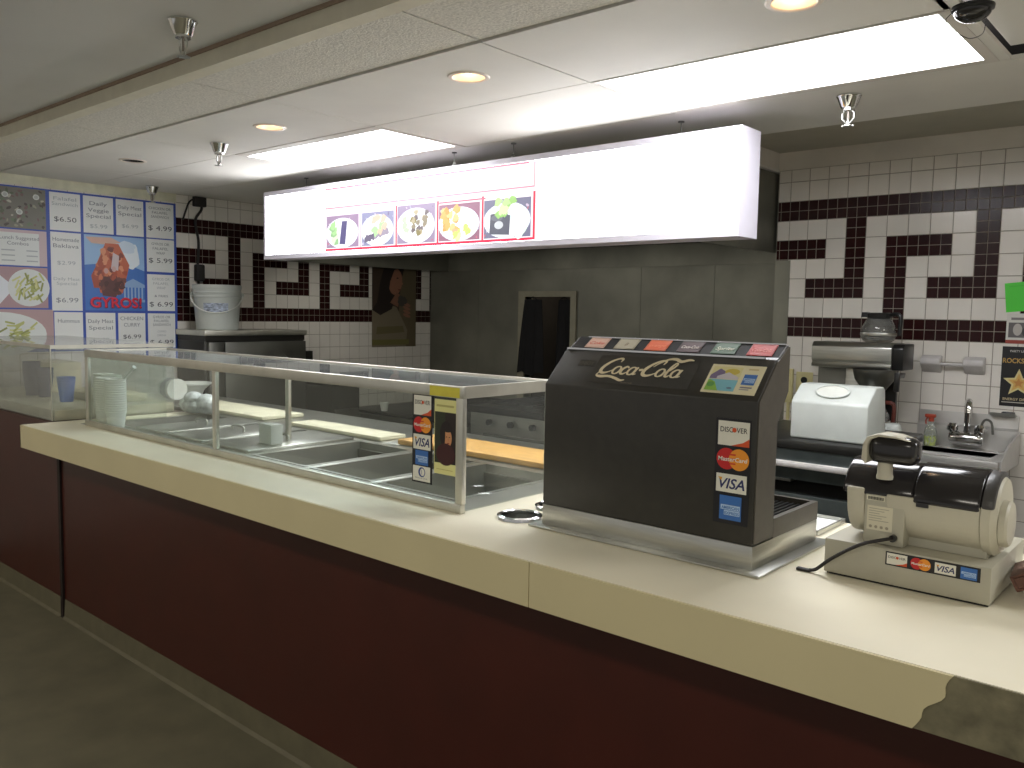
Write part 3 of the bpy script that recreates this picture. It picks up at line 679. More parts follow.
# flavour cards on the top strip
fu = Vector((0, .047, .031)).normalized(); fn = Vector((1,0,0)).cross(fu)
def on_top(x, s_): return Vector((x, 1.945, 1.503)) + fu*s_ + fn*.001
fl = [((206,168,150),'Coke',(196,60,50)),((168,160,138),'B',(110,96,76)),((226,100,46),'orange',(240,130,80)),((66,34,38),'Coca-Cola',(206,190,180)),((52,92,58),'Sprite',(222,226,206)),((196,52,46),'Coca-Cola',(228,120,104))]
for k, (bg, tx, fg) in enumerate(fl):
    x = X0+.050+k*.0985
    a = Art(on_top(x, .004), (1,0,0), fu, .066, .048, bg, .0008)
    a.frame(.002,.002,.062,.044,.0015,tuple(int(v*.8) for v in bg)); a.text(tx, .033, .016, .018, fg, .05 if len(tx) > 2 else None, shear=.3, bold=.01)
    a.to('flavour_card', t, label='%s flavour card' % ('pale pink','grey beige','orange','dark maroon','green','red')[k])
# payment sticker
a = Art((-.950, 1.8355, 1.108), (1,0,0), (0,0,1), .090, .252, K)
logo_discover(a, .006, .188, .080, .058); logo_master(a, .003, .128, .086, .056); logo_visa(a, .006, .076, .078, .044); logo_amex(a, .017, .010, .056, .058)
a.to('payment_sticker', t)

# ================================================================== REGISTER
t = Thing('till_base', 'beige till base under the register, payment sticker on its side', 'cash box', (-.55, 2.13, ZT))
RX0, RX1, RY0, RY1 = -.726, -.376, 1.965, 2.30
t.part('body', MB().box(RX0, RX1, RY0, RY1, ZT+.005, 1.0855, bev=.003), BEIGE_D)
t.part('foot_plate', MB().box(RX0+.006, RX1-.004, RY0+.005, RY1-.006, ZT+.0008, ZT+.0048), BLACK_P, smooth=False)
a = Art((-.588, RY0-.0003, 1.050), (1,0,0), (0,0,1), .192, .031, K, .0006)
logo_discover(a, .003, .003, .043, .025); logo_master(a, .050, .002, .048, .027); logo_visa(a, .103, .004, .042, .023); logo_amex(a, .154, .003, .032, .025)
a.to('payment_sticker', t)
t = Thing('cash_register', 'beige electronic cash register with black rounded cover and pole display', 'cash register', (-.54, 2.1, 1.086))
def barrel(cy_, cz_, r, a0, a1, n=18): return [(cy_+r*math.cos(math.radians(a0+(a1-a0)*k/n)), cz_+r*math.sin(math.radians(a0+(a1-a0)*k/n))) for k in range(n+1)]
BC = (2.078, 1.180)
# main beige housing: round barrel on the right, flat plate on the left
t.part('housing', MB().prism(barrel(*BC, .088, 195, 345)+[(2.17,1.205),(1.985,1.205)], 'x', -.60, -.410, bev=.003), BEIGE)
t.part('rear_plate', MB().prism([(1.990,1.087),(1.990,1.205),(2.15,1.205),(2.15,1.087)], 'x', -.648, -.5595, bev=.003), BEIGE_D)
t.part('left_end', MB().prism(barrel(*BC, .087, 180, 360)+[(2.165,1.212),(1.985,1.212)], 'x', -.690, -.6485, bev=.006), BEIGE)
t.part('foot', MB().box(-.60, -.40, 2.03, 2.14, 1.0866, 1.11), BEIGE_D, smooth=False)
cvr = t.part('cover', MB().prism(barrel(*BC, .092, -4, 169), 'x', -.700, -.545, bev=.006, seg=3), DGLOSS)
t.part('printer_cover', MB().prism(barrel(2.077, 1.180, .096, -8, 171), 'x', -.5445, -.410, bev=.006, seg=3).box(-.535,-.510,1.980,1.986,1.188,1.198), DGLOSS)
t.part('end_ring', MB().prism(barrel(*BC, .094, 4, 166), 'x', -.4095, -.384, bev=.005), mat('dark_grey_end', (62,60,58), .4))
t.part('lower_end', MB().lathe([(.0001,0),(.090,0),(.090,.018),(.080,.030),(.0001,.032)], (-.409,BC[0],BC[1]-.002), 40, 'x'), BEIGE)
t.part('end_cap', MB().lathe([(.0001,0),(.050,0),(.050,.012),(.046,.017),(.0001,.019)], (-.378,2.052,1.166), 36, 'x'), BEIGE, label='round beige end cap')
t.part('pole', MB().lathe([(.018,1.236),(.018,1.243),(.0165,1.248),(.0165,1.285)], (-.612,2.006,0), 24), BEIGE, label='beige pole')
dsp = t.part('display', MB().box(-.646, -.538, 1.976, 2.034, 1.273, 1.336, bev=.022, seg=4), DGLOSS)
t.part('display_shell', MB().prism([(-.643+(x+.643)*.90+.038,1.318+(z-1.318)*.92-.037) for x,z in ((-.700,1.318),(-.698,1.355),(-.688,1.375),(-.66,1.384),(-.62,1.382),(-.585,1.372),(-.62,1.376),(-.66,1.377),(-.680,1.368),(-.687,1.352),(-.686,1.315),(-.690,1.306))], 'y', 1.974, 2.036, bev=.002), BEIGE, parent=dsp, label='pale beige shell over the display')
a = Art((-.6435, 1.9893, 1.186), (1,0,0), (0,0,1), .040, .011, (222,218,196), .0005)
for k in range(16): a.rect(.003+k*.0022, .002, .0012 if k % 3 else .0016, .007, (60,56,50))
a.to('barcode_label', t)
a = Art((-.641, 1.9893, 1.118), (1,0,0), (0,0,1), .056, .056, (214,208,184), .0005)
for k in range(6): a.rect(.004, .049-k*.0055, .044-(k*7 % 5)*.005, .0016, (166,160,140))
for k in range(4): a.ell(.009+k*.012, .008, .0035, .0035, (160,152,132))
a.to('rating_label', t)
t.part('socket', MB().cyl((-.580,1.977,1.107), .008, .013, 'y', 14), BLACK_P)
t.part('power_cord', MB().tube(spline([(-.580,1.98,1.107),(-.595,1.955,1.106),(-.64,1.945,1.088),(-.70,1.945,1.045),(-.735,1.945,1.012),(-.752,1.945,1.0055)],6), .0042, 8).box(-.782,-.748,1.938,1.952,1.001,1.0075,bev=.002), CORD)
t = Thing('check_holder', 'brown leather bill holder at the right edge beside the till base', 'bill holder', (-.26, 2.12, ZT))
Mx = Matrix.Translation((-.300,2.13,1.052)) @ Matrix.Rotation(math.radians(-28),4,'Y') @ Matrix.Rotation(math.radians(8),4,'Z')
LEA = mat('brown_leather', (92,58,44), .5, var=.1, scale=40, bump=.2)
t.part('cover', MB().box(-.06,.10,-.09,.09,.024,.030,bev=.002,M=Mx).box(-.06,.10,-.09,.09,-.004,.002,bev=.002,M=Mx).box(-.06,-.054,-.09,.09,.0,.026,M=Mx).box(-.0535,.098,-.09,-.085,.0025,.0235,M=Mx), LEA)
t.part('pages', MB().box(-.053,.094,-.084,.085,.003,.023,M=Mx), mat('paper_pages', (196,188,168), .8), smooth=False)
t = Thing('serving_tray', 'small steel tray with white paper on the counter behind the soda machine', 'tray', (-.97, 2.38, ZT))
t.part('tray', MB().box(-1.20,-.865,2.29,2.496,ZT+.001,ZT+.004).box(-1.20,-.865,2.29,2.296,ZT+.004,ZT+.014).box(-1.20,-.865,2.490,2.496,ZT+.004,ZT+.014).box(-.871,-.865,2.296,2.490,ZT+.004,ZT+.014).box(-1.20,-1.194,2.296,2.490,ZT+.004,ZT+.014), STEEL, smooth=False)
t.part('paper_liner', MB().box(-1.19,-.875,2.30,2.486,ZT+.0045,ZT+.0055), FOAM, smooth=False)

# ================================================================== MENU SIGN
SX0, SX1, SY, SZ0, SZ1, SD = -5.005, -1.59, 3.20, 1.925, 2.365, .165
t = Thing('menu_sign', 'long glowing white backlit menu sign hanging from the ceiling', 'sign', ((SX0+SX1)/2, SY+SD/2, SZ0))
e = .028
t.part('case', MB().box(SX0,SX1,SY,SY+SD,SZ1-.006,SZ1).box(SX0,SX1,SY,SY+SD,SZ0,SZ0+.006).box(SX0,SX0+.006,SY,SY+SD,SZ0+.006,SZ1-.006).box(SX1-.006,SX1,SY,SY+SD,SZ0+.006,SZ1-.006).box(SX0+.006,SX1-.006,SY+SD-.006,SY+SD,SZ0+.006,SZ1-.006), SIGN_W, smooth=False)
t.part('face_frame', MB().box(SX0,SX1,SY-.003,SY,SZ1-e,SZ1).box(SX0,SX1,SY-.003,SY,SZ0,SZ0+e).box(SX0,SX0+.016,SY-.003,SY,SZ0+e,SZ1-e).box(SX1-.016,SX1,SY-.003,SY,SZ0+e,SZ1-e), SIGN_W, smooth=False)
face = t.part('lit_face', MB().box(SX0+.016,SX1-.016,SY+.001,SY+.005,SZ0+e,SZ1-e), glow('backlit_acrylic', (250,250,255), E_SIGN), smooth=False)
t.part('screw', MB().cyl((SX1-.075,SY-.005,SZ1-.04), .004, .005, 'y', 10).cyl((SX1-.012,SY+.03,SZ0-.002),.004,.003,'z',10), STEEL_D)
for x, hy in ((-4.7,SY+.12), (-3.28,SY+.06), (-2.86,SY+.06), (-1.95,SY+.135)):
    h = t.part('hanger', MB().tube([(x,hy,SZ1),(x,hy,ZC-.004)], .0024, 8).cyl((x,hy,ZC-.006),.014,.005,seg=14).tube(spline([(x,hy,SZ1+.012),(x+.012,hy,SZ1+.02),(x,hy,SZ1+.03),(x-.012,hy,SZ1+.02),(x,hy,SZ1+.012)],4),.0025,6), STEEL_D)
# backlit photographs
FE = 1.0
bounds = [-4.328, -3.99, -3.677, -3.341, -3.010, -2.668]
Z0P, ZM, Z1P = 1.955, 2.17, 2.335
RED = (232,60,84); PINK = (250,150,160)
def food(a, k, w, h):
    bgs = [(160,138,164),(146,146,176),(158,142,168),(156,112,132),(124,122,146)]
    a.rect(.004,.004,w-.008,h-.008,bgs[k])
    r = random.Random(k)
    for i in range(26): a.ell(r.uniform(.01,w-.01), r.uniform(.012,h-.012), r.uniform(.004,.012), r.uniform(.003,.008), r.choice([(206,190,210),(130,116,150),(196,110,130),(180,176,200)]), r.random()*3, 8)
    cx_, cy_ = w*.5, h*.45
    a.ell(cx_, cy_, w*.49, h*.45, (232,238,246)); a.ell(cx_, cy_, w*.46, h*.41, (250,252,254))
    if k == 0:
        a.poly([(w*.42,h*.12),(w*.60,h*.10),(w*.66,h*.80),(w*.50,h*.80)], (96,90,130)); 
        for i in range(7): a.ell(w*.26+r.uniform(-.02,.02), h*(.2+.08*i), .03, .022, r.choice([(170,214,150),(214,236,200),(150,190,140)]), r.random(), 14, .12)
        a.ell(w*.76,h*.62,.022,.02,(214,240,226))
    if k == 1:
        for i in range(7): a.ell(w*(.18+.1*i), h*(.22+.03*i), .024, .02, r.choice([(130,120,140),(160,150,166),(112,104,126)]), r.random(), 12, .15)
        for i in range(8): a.ell(w*.58+r.uniform(-.05,.05), h*.58+r.uniform(-.04,.05), .028, .02, r.choice([(176,220,160),(206,236,190),(226,190,170)]), r.random(), 12, .15)
    if k == 2:
        for i in range(22): a.ell(w*.60+r.uniform(-.06,.06), h*.52+r.uniform(-.06,.06), .018, .014, r.choice([(150,140,120),(120,110,112),(180,168,140),(140,130,90)]), r.random(), 10, .15)
        for i in range(6): a.ell(w*.22+r.uniform(-.03,.03), h*.45+r.uniform(-.06,.06), .022, .018, r.choice([(190,226,180),(220,240,210)]), r.random(), 12, .15)
    if k == 3:
        for i in range(16): a.ell(w*.30+r.uniform(-.05,.06), h*.52+r.uniform(-.07,.07), .024, .02, r.choice([(238,180,110),(226,160,90),(244,200,140)]), r.random(), 12, .15)
        for i in range(8): a.ell(w*.58+r.uniform(-.05,.05), h*.22+r.uniform(-.03,.03), .022, .016, r.choice([(200,230,120),(236,180,140),(226,240,170)]), r.random(), 12, .15)
    if k == 4:
        a.poly([(w*.14,h*.12),(w*.56,h*.08),(w*.58,h*.56),(w*.40,h*.66),(w*.16,h*.62)], (96,98,110)); a.ell(w*.34,h*.34,.03,.02,(206,210,214)); a.ell(w*.30,h*.52,.04,.016,(120,122,132))
        for i in range(10): a.ell(w*.48+r.uniform(-.05,.05), h*.72+r.uniform(-.035,.045), .026, .02, r.choice([(190,232,150),(220,244,180),(160,206,120)]), r.random(), 12, .15)
        a.ell(w*.72,h*.50,.045,.05,(226,240,244)); a.ell(w*.72,h*.50,.03,.034,(250,252,255)); a.ell(w*.76,h*.24,.05,.05,(224,244,226),.3,16,.1)
sheet = Art((bounds[0]-.008, SY+.0008, Z0P), (1,0,0), (0,0,1), bounds[5]-bounds[0]+.022, SZ1-e-.001-Z0P, (252,246,250), .001, FE)
sw, sh_ = sheet.w, sheet.h
for k in range(6): sheet.rect(max(0,bounds[k]-bounds[0]+.008-.006), 0, .014 if k > 1 else .008, .235 if k > 1 else ZM-Z0P, RED if k > 1 else (250,150,166))
sheet.rect(0, 0, sw-.008, .014, (236,60,90)); sheet.rect(bounds[3]-bounds[0], ZM-Z0P+.004, .36, .008, (244,110,130))
sheet.rect(0, ZM-Z0P+.040, sw-.012, .007, (250,140,156)); sheet.rect(0, sh_-.010, sw-.05, .009, (248,130,150))
for k in range(6): sheet.rect(max(0,bounds[k]-bounds[0]+.006), ZM-Z0P+.04, .006, sh_-(ZM-Z0P)-.045, (250,150,166))
for k in range(5):
    c_ = (bounds[k]+bounds[k+1])/2-bounds[0]+.008
    sheet.rect(c_-.09, ZM-Z0P+.108, .18, .016, (250,230,236)); sheet.rect(c_-.05, ZM-Z0P+.08, .1, .008, (250,232,238))
ms = sheet.to('menu_print', t, parent=face)
for k in range(5):
    w = bounds[k+1]-bounds[k]-.022; h = ZM-Z0P-.016+(.018 if k == 2 else 0)
    a = Art((bounds[k]+.011, SY-.004, Z0P+.015), (1,0,0), (0,0,1), w, h, (250,240,246), .0012, FE)
    food(a, k, w, h)
    a.to('food_photo', t, parent=face)

# ================================================================== WALL MENU BOARD
t = Thing('menu_board', 'blue wall menu board with white price cards and a gyros poster', 'menu board', (XL+.006, 2.6, 1.27))
bx = XL+.004
U = (0,1,0); Vv = (0,0,1)
BLUE = (52,82,170)
def card(y0, y1, z0_, z1_, lines, name='price_card'):
    a = Art((bx+.0065, y0, z0_), U, Vv, y1-y0, z1_-z0_, (226,228,226), .0008)
    w = y1-y0; h = z1_-z0_
    for (tx, fy, sz, col) in lines:
        sz *= .84; a.text(tx, w/2, h*fy, sz, col, min(w*.86, .55*sz*len(tx)*1.15))
    a.to(name, t)
Bz0, Bz1 = 1.279, 2.375
t.part('backing', MB().box(bx, bx+.006, 1.72, 3.197, Bz0, Bz1), mat('blue_board', (52,82,170), .45, var=.04, scale=6), smooth=False)
G1 = (120,126,134); G2 = (70,74,82); G3 = (170,176,180)
yc = [2.292, 2.512, 2.738, 2.957, 3.188]
g_ = .010
zA, zA2 = 2.107, 2.362
card(yc[0]+g_, yc[1]-g_, zA, zA2, [('Falafel',.80,.04,G3),('Sandwich',.66,.04,G3),('$6.50',.24,.055,G2)])
card(yc[1]+g_, yc[2]-g_, zA, zA2, [('Daily',.76,.045,G1),('Veggie',.58,.045,G1),('Special',.42,.045,G1),('$5.99',.14,.045,G3)])
card(yc[2]+g_, yc[3]-g_, zA, zA2, [('Daily Meat',.74,.045,G1),('Special',.56,.045,G1),('$6.99',.22,.045,G3)])
card(yc[3]+g_, yc[4]-g_, zA, zA2, [('CHICKEN OR',.82,.032,G1),('FALAFEL',.70,.032,G1),('SANDWICH',.58,.032,G1),('$ 4.99',.22,.06,G2)])
card(yc[3]+g_, yc[4]-g_, 1.857, 2.098, [('GYROS OR',.82,.032,G1),('FALAFEL',.68,.032,G1),('WRAP',.54,.032,G1),('$ 5.99',.28,.06,G2)])
card(yc[3]+g_, yc[4]-g_, 1.567, 1.838, [('GYROS OR',.84,.032,G3),('FALAFEL',.72,.032,G3),('WRAP',.60,.032,G3),('& FRIES',.38,.028,G1),('$ 6.99',.12,.06,G2)])
card(yc[3]+g_, yc[4]-g_, 1.289, 1.548, [('GYROS OR',.86,.032,G1),('FALAFEL',.75,.032,G1),('SANDWICH',.64,.032,G1),('COMBO',.45,.026,G3),('DRINK',.34,.026,G3),('$ 6.99',.10,.06,G2)])
card(yc[0]+g_, yc[1]-g_, 1.82, 2.095, [('Homemade',.78,.045,G1),('Baklava',.62,.045,G1),('$2.99',.20,.045,G3)])
card(yc[0]+g_, yc[1]-g_, 1.56, 1.82, [('Daily Meat',.80,.036,G3),('Special',.68,.036,G3),('$6.99',.22,.055,G1)])
card(yc[0]+.022, yc[1]-g_, 1.29, 1.55, [('Hummus',.72,.045,G1),('$3.99',.22,.04,G3)])
card(yc[1]+g_, yc[2]-g_, 1.29, 1.548, [('Daily Meat',.72,.045,G1),('Special',.54,.045,G1),('$6.99',.22,.04,G3)])
card(yc[2]+g_, yc[3]-g_, 1.29, 1.548, [('CHICKEN',.80,.045,G1),('CURRY',.62,.045,G1),('$6.99',.28,.05,G2)])
# poster
w, h = yc[3]-yc[1]-.02, .53
a = Art((bx+.0065, yc[1]+.01, 1.565), U, Vv, w, h, (66,116,192), .0008)
a.poly([(0,h),(w,h),(w,h*.55),(w*.6,h*.66),(0,h*.6)], (150,186,224)); a.ell(w*.76,h*.74,w*.16,h*.17,(226,236,244),0,24,.08); a.ell(w*.66,h*.86,w*.2,h*.08,(206,222,238),0,24,.1)
a.poly([(w*.02,h*.97),(w*.44,h*.98),(w*.60,h*.92),(w*.40,h*.88),(w*.12,h*.89)], (214,176,160))
for k in range(6): a.rect(w*(.64+.06*k), h*.16, w*.028, h*.16, (150,180,216))
a.poly([(w*.60,h*.32),(w*1.,h*.32),(w*1.,h*.36),(w*.80,h*.44),(w*.60,h*.36)], (140,172,212)); a.rect(w*.58,h*.12,w*.42,h*.035,(140,172,212))
a.poly([(w*.18,h*.60),(w*.34,h*.90),(w*.56,h*.90),(w*.74,h*.62),(w*.62,h*.24),(w*.44,h*.18),(w*.24,h*.24)], (196,104,74))
a.poly([(w*.10,h*.46),(w*.30,h*.78),(w*.36,h*.50),(w*.28,h*.30),(w*.14,h*.30)], (172,84,62)); a.poly([(w*.24,h*.44),(w*.50,h*.50),(w*.58,h*.34),(w*.50,h*.18),(w*.28,h*.20)], (98,62,58))
rr = random.Random(5)
for k in range(60):
    q = rr.random(); xx = w*(.16+.50*rr.random()); yy = h*(.24+.60*q)
    if abs(xx-w*.42) < w*(.10+.16*min(1, (1-abs(q-.45)*1.3))): a.ell(xx, yy, .022, .016, rr.choice([(206,120,84),(176,86,62),(222,150,112),(140,74,60),(120,66,58)]) if q > .34 else rr.choice([(98,62,58),(84,52,50),(120,74,64)]), rr.random()*3, 10, .15)
a.poly([(w*.42,h*.56),(w*.46,h*.78),(w*.56,h*.74),(w*.54,h*.54)], (206,188,190)); a.ell(w*.34,h*.53,.016,.02,(206,160,150)); a.ell(w*.47,h*.56,.016,.02,(206,170,164))
a.text('GYROS!', w*.50+.003, h*.045-.003, h*.19, (120,16,40), w*.86, bold=.04); a.text('GYROS!', w*.50, h*.045, h*.19, (214,44,70), w*.86, bold=.02)
a.to('gyros_poster', t, label='blue poster with a cone of meat and red lettering GYROS!')
# food photographs at the left
pw = yc[0]-1.99-.012
def ph(z0_, z1_, y0, y1, kind):
    w, h = y1-y0, z1_-z0_; base_ = {'salad': (120,118,108), 'fries': (178,150,150), 'plate': (170,140,144)}[kind]
    a = Art((bx+.0065, y0, z0_), U, Vv, w, h, base_, .0008); r = random.Random(kind)
    if kind == 'salad':
        for i in range(90): a.ell(r.uniform(.015,w-.015), r.uniform(.015,h-.015), r.uniform(.006,.018), r.uniform(.005,.012), r.choice([(96,104,84),(150,150,130),(84,76,70),(180,176,160),(120,96,92),(110,124,100)]), r.random()*3, 9, .1)
        for q in ((.25,.3),(.6,.4),(.85,.8),(.4,.8),(.1,.75)): a.ell(w*q[0],h*q[1],.02,.018,(206,210,204)); a.ell(w*q[0],h*q[1],.013,.012,(176,180,176))
    else:
        if kind == 'plate': a.poly([(0,h*.05),(w*.42,h*.02),(w*.62,h*.5),(w*.45,h*.8),(0,h*.95)], (222,226,232)); a.ell(w*.16,h*.55,w*.2,h*.22,(74,66,72),.3,20,.15); a.ell(w*.22,h*.62,w*.1,h*.1,(110,84,84),.3,16,.15)
        c_ = (w*.78,h*.5) if kind == 'plate' else (w*.42,h*.38)
        a.ell(c_[0], c_[1], w*(.24 if kind == 'plate' else .5), h*(.46 if kind == 'plate' else .55), (216,220,218))
        for i in range(34 if kind == 'plate' else 44):
            q = r.uniform(.3,2.2) if kind == 'plate' else r.uniform(-.3,.9); l = .05; x_, y_ = c_[0]+r.uniform(-1,1)*w*(.15 if kind == 'plate' else .36), c_[1]+r.uniform(-1,1)*h*(.28 if kind == 'plate' else .3)
            dx_, dy_ = math.cos(q)*l*.6, math.sin(q)*l*.6
            px_, py_ = -dy_/l*.010, dx_/l*.010
            a.poly([(x_-dx_+px_,y_-dy_+py_),(x_-dx_-px_,y_-dy_-py_),(x_+dx_-px_,y_+dy_-py_),(x_+dx_+px_,y_+dy_+py_)], r.choice([(186,190,120),(164,170,96),(206,206,146),(140,146,84)]))
    a.to('food_photo', t)
ph(2.10, 2.365, 1.86, yc[0]-.014, 'salad'); ph(1.575, 1.845, 1.74, yc[0]-.014, 'plate'); ph(1.30, 1.565, 1.74, yc[0]+.016, 'fries')
a = Art((bx+.0065, 1.74, 1.855), U, Vv, yc[0]-.014-1.74, .235, (196,176,180), .0008)
a.rect(.02,.0,.47,.215,(216,220,218)); a.text('Lunch Suggested',.37,.170,.034,G1,.24); a.text('Combos',.36,.134,.034,G1,.13)
for k in range(3): a.rect(.26,.095-k*.034,.08,.008,G3); a.rect(.41,.095-k*.034,.07,.008,G3)
a.to('lunch_card', t)

# ================================================================== LEFT WALL: FRIDGE, BUCKET, CABLES, POSTER
t = Thing('refrigerator', 'stainless undercounter refrigerator against the left tiled wall', 'refrigerator', (-5.96, 3.62, 0))
fx0, fy0, fy1 = -5.75, 3.175, 4.065
t.part('body', MB().box(XL+.022, fx0-.03, fy0+.012, fy1-.012, .08, 1.35, bev=.004), mat('dark_fridge_body', (52,50,46), .4, .4))
t.part('top', MB().box(XL+.022, fx0, fy0, fy1, 1.392, 1.432, bev=.004), ALU)
t.part('top_rail', MB().box(XL+.03, fx0-.02, fy0+.012, fy1-.012, 1.351, 1.391), mat('dark_fridge_body', (52,50,46), .4, .4), smooth=False)
for y0_, y1_ in ((fy0+.03,fy0+.15),(fy0+.16,fy1-.02)):
    dd = t.part('door', MB().box(fx0-.029, fx0+.012, y0_, y1_, .12, 1.345, bev=.004), STEEL_D)
    if y1_ > 3.6: t.part('door_handle', MB().tube([(fx0+.012,3.85,1.0),(fx0+.04,3.85,1.02),(fx0+.04,3.85,1.22),(fx0+.012,3.85,1.24)], .008, 8), CHROME, parent=dd)
for x in (fx0-.08, -6.12):
    for y in (fy0+.06, fy1-.06): t.part('leg', MB().cyl((x,y,0.001),.02,.08,seg=12), BLACK_P)
bxx, byy, bz = -5.955, 3.395, 1.433
t = Thing('bucket', 'white plastic bucket with wire handle on top of the refrigerator', 'bucket', (bxx, byy, bz))
t.part('pail', MB().lathe([(.0001,bz+.001),(.150,bz+.001),(.153,bz+.006),(.170,bz+.24),(.178,bz+.243),(.178,bz+.252),(.171,bz+.255),(.172,bz+.272),(.179,bz+.275),(.179,bz+.284),(.173,bz+.287),(.174,bz+.305),(.180,bz+.308),(.181,bz+.335),(.176,bz+.337),(.172,bz+.33),(.150,bz+.012),(.0001,bz+.012)], (bxx,byy,0), 48), WHITE_P)
ang = [PI*k/20 for k in range(21)]
dirx = Vector((.55,.83,0)).normalized(); out = Vector((.83,-.55,0))
t.part('handle', MB().tube([Vector((bxx,byy,bz+.262)) + dirx*(.187*math.cos(q)) + out*(.187*math.sin(q)*.93) + Vector((0,0,-.135*math.sin(q))) for q in ang], .005, 8), FOAM)
for s in (-1,1): t.part('handle_lug', MB().ball(tuple(Vector((bxx,byy,bz+.262))+dirx*(s*.182)), .014,.014,.018, 12, 8), WHITE_P)
lb = MB()
a0 = math.atan2(-.55,.83)-.35
for (aa, bb, z0_, z1_, mi_) in ((-.55,.55,bz+.13,bz+.20,0),): 
    lb.use(0); lb.lathe([(.1645,z0_),(.1695,z1_)], (bxx,byy,0), 16, 'z', bb-aa, math.atan2(-.55,.83)+aa)
t.part('printed_label', lb, mat('bucket_print', (168,178,196), .5, var=.35, scale=34, stretch=(1,1,2.2)), label='faded blue print')
t = Thing('hanging_cables', 'dark cables hanging down the left tiled wall above the bucket', 'cable', (-6.17, 3.35, 1.70))
t.part('cord', MB().tube(spline([(-6.18,3.37,2.44),(-6.175,3.40,2.36),(-6.175,3.345,2.26),(-6.175,3.37,2.1),(-6.175,3.36,1.9),(-6.175,3.368,1.72)],8), .010, 8), CORD)
t.part('cord', MB().tube(spline([(-6.18,3.36,2.44),(-6.175,3.30,2.40),(-6.175,3.27,2.33),(-6.175,3.245,2.26)],8), .007, 8), CORD)
t.part('plug', MB().box(-6.194,-6.14,3.335,3.405,1.80,1.93,bev=.012), CORD); t.part('junction_box', MB().box(-6.194,-6.15,3.33,3.43,2.37,2.445,bev=.008), CORD)
# poster of a person
a = Art((XL+.0045, 5.10, 1.255), U, Vv, .55, .90, (66,52,42), .001)
a.poly([(.30,0),(.55,0),(.55,.9),(.38,.9)], (96,86,64)); a.poly([(0,.0),(.42,.0),(.44,.16),(.30,.38),(.12,.42),(0,.36)], (122,112,92))
a.poly([(0,.35),(.06,.42),(.10,.62),(.20,.80),(.30,.84),(.40,.78),(.38,.70),(.30,.50),(.24,.36),(.10,.30)], (34,24,22))
a.ell(.285,.62,.085,.125,(150,104,82),-.12); a.poly([(.34,.66),(.382,.60),(.35,.585)], (150,104,82)); a.poly([(.10,.62),(.16,.80),(.30,.83),(.37,.76),(.27,.73),(.22,.62),(.20,.50)], (34,24,22))
a.ell(.31,.655,.014,.006,(40,26,24)); a.ell(.335,.545,.018,.007,(110,52,48)); a.poly([(.22,.42),(.30,.52),(.34,.50),(.32,.38)], (134,94,74))
for k in range(4): a.ell(.43,.30+.035*k,.05,.016,(140,98,78),-.3)
a.ell(.37,.44,.06,.05,(70,66,60),0,20,.1); a.rect(0,.02,.46,.05,(110,106,60)); a.poly([(.05,.12),(.40,.14),(.38,.20),(.06,.19)], (104,96,66))
a.solo('wall_poster', 'dark poster of a long haired person on the tiled wall below the menu sign', 'poster')

# ================================================================== BACK OF THE KITCHEN
# hood
HX0, HX1, HY0, HZ0 = -5.95, XE-.02, 3.92, 1.985
t = Thing('exhaust_hood', 'dark steel exhaust hood behind the menu sign', 'exhaust hood', (-4.05, 4.9, HZ0))
t.part('shell', MB().box(HX0,HX1,HY0,HY0+.02,HZ0,ZC-.003).box(HX0,HX0+.02,HY0+.02,YA-.022,HZ0,ZC-.003).box(HX1-.02,HX1,HY0+.02,YA-.022,HZ0,ZC-.003).box(HX0+.02,HX1-.02,HY0+.02,YA-.022,ZC-.03,ZC-.003).box(HX0,HX1,YA-.022,YA-.002,HZ0,ZC-.003), STEEL_BACK, smooth=False)
b = MB()
for k in range(7):
    x = HX0+.1+k*.51; b.prism([(4.5,2.03),(4.52,2.03),(5.0,2.36),(4.98,2.36)], 'x', x, x+.49)
    for q in range(8): b.prism([(4.49,2.028),(4.50,2.028),(4.98,2.358),(4.97,2.358)], 'x', x+.03+q*.056, x+.05+q*.056)
t.part('filter_bank', b, mat('greasy_filter', (70,68,62), .5, .7), smooth=False)
# cooking line
t = Thing('range', 'grey stainless range in the dark behind the right end of the guard', 'range', (-3.5, 4.85, 0))
rx0, rx1, ry = -4.25, -3.0, 4.42
t.part('body', MB().box(rx0,rx1,ry,5.3,.1,.88,bev=.004), STEEL)
t.part('cooktop', MB().box(rx0,rx1,ry-.03,5.3,.881,.93,bev=.004), mat('black_iron', (30,29,28), .5, .3))
dr = t.part('oven_door', MB().box(rx0+.15,rx1-.15,ry-.03,ry-.002,.22,.74,bev=.006), STEEL_D)
t.part('door_handle', MB().tube([(rx0+.25,ry-.032,.68),(rx0+.25,ry-.07,.69),(rx1-.25,ry-.07,.69),(rx1-.25,ry-.032,.68)], .010, 8), CHROME, parent=dr)
for k in range(5): t.part('knob', MB().cyl((rx0+.2+k*.2,ry-.03,.82),.022,.028,'y',16), BLACK_P)
for k in range(4): t.part('leg', MB().cyl((rx0+.08+(k%2)*(rx1-rx0-.16),ry+.08+(k//2)*.72,.001),.025,.1,seg=12), STEEL_D)
for k in range(3):
    x = rx0+.22+k*.40; b = MB()
    for q in range(5): b.box(x-.14+q*.06,x-.125+q*.06,4.55,5.1,.931,.955)
    b.box(x-.14,x+.115,4.55,4.565,.931,.955); b.box(x-.14,x+.115,5.085,5.1,.931,.955)
    t.part('grate', b, mat('black_iron', (30,29,28), .5, .3), smooth=False)
t = Thing('griddle', 'dark griddle on a steel stand behind the middle of the guard', 'griddle', (-5.05, 4.85, 0))
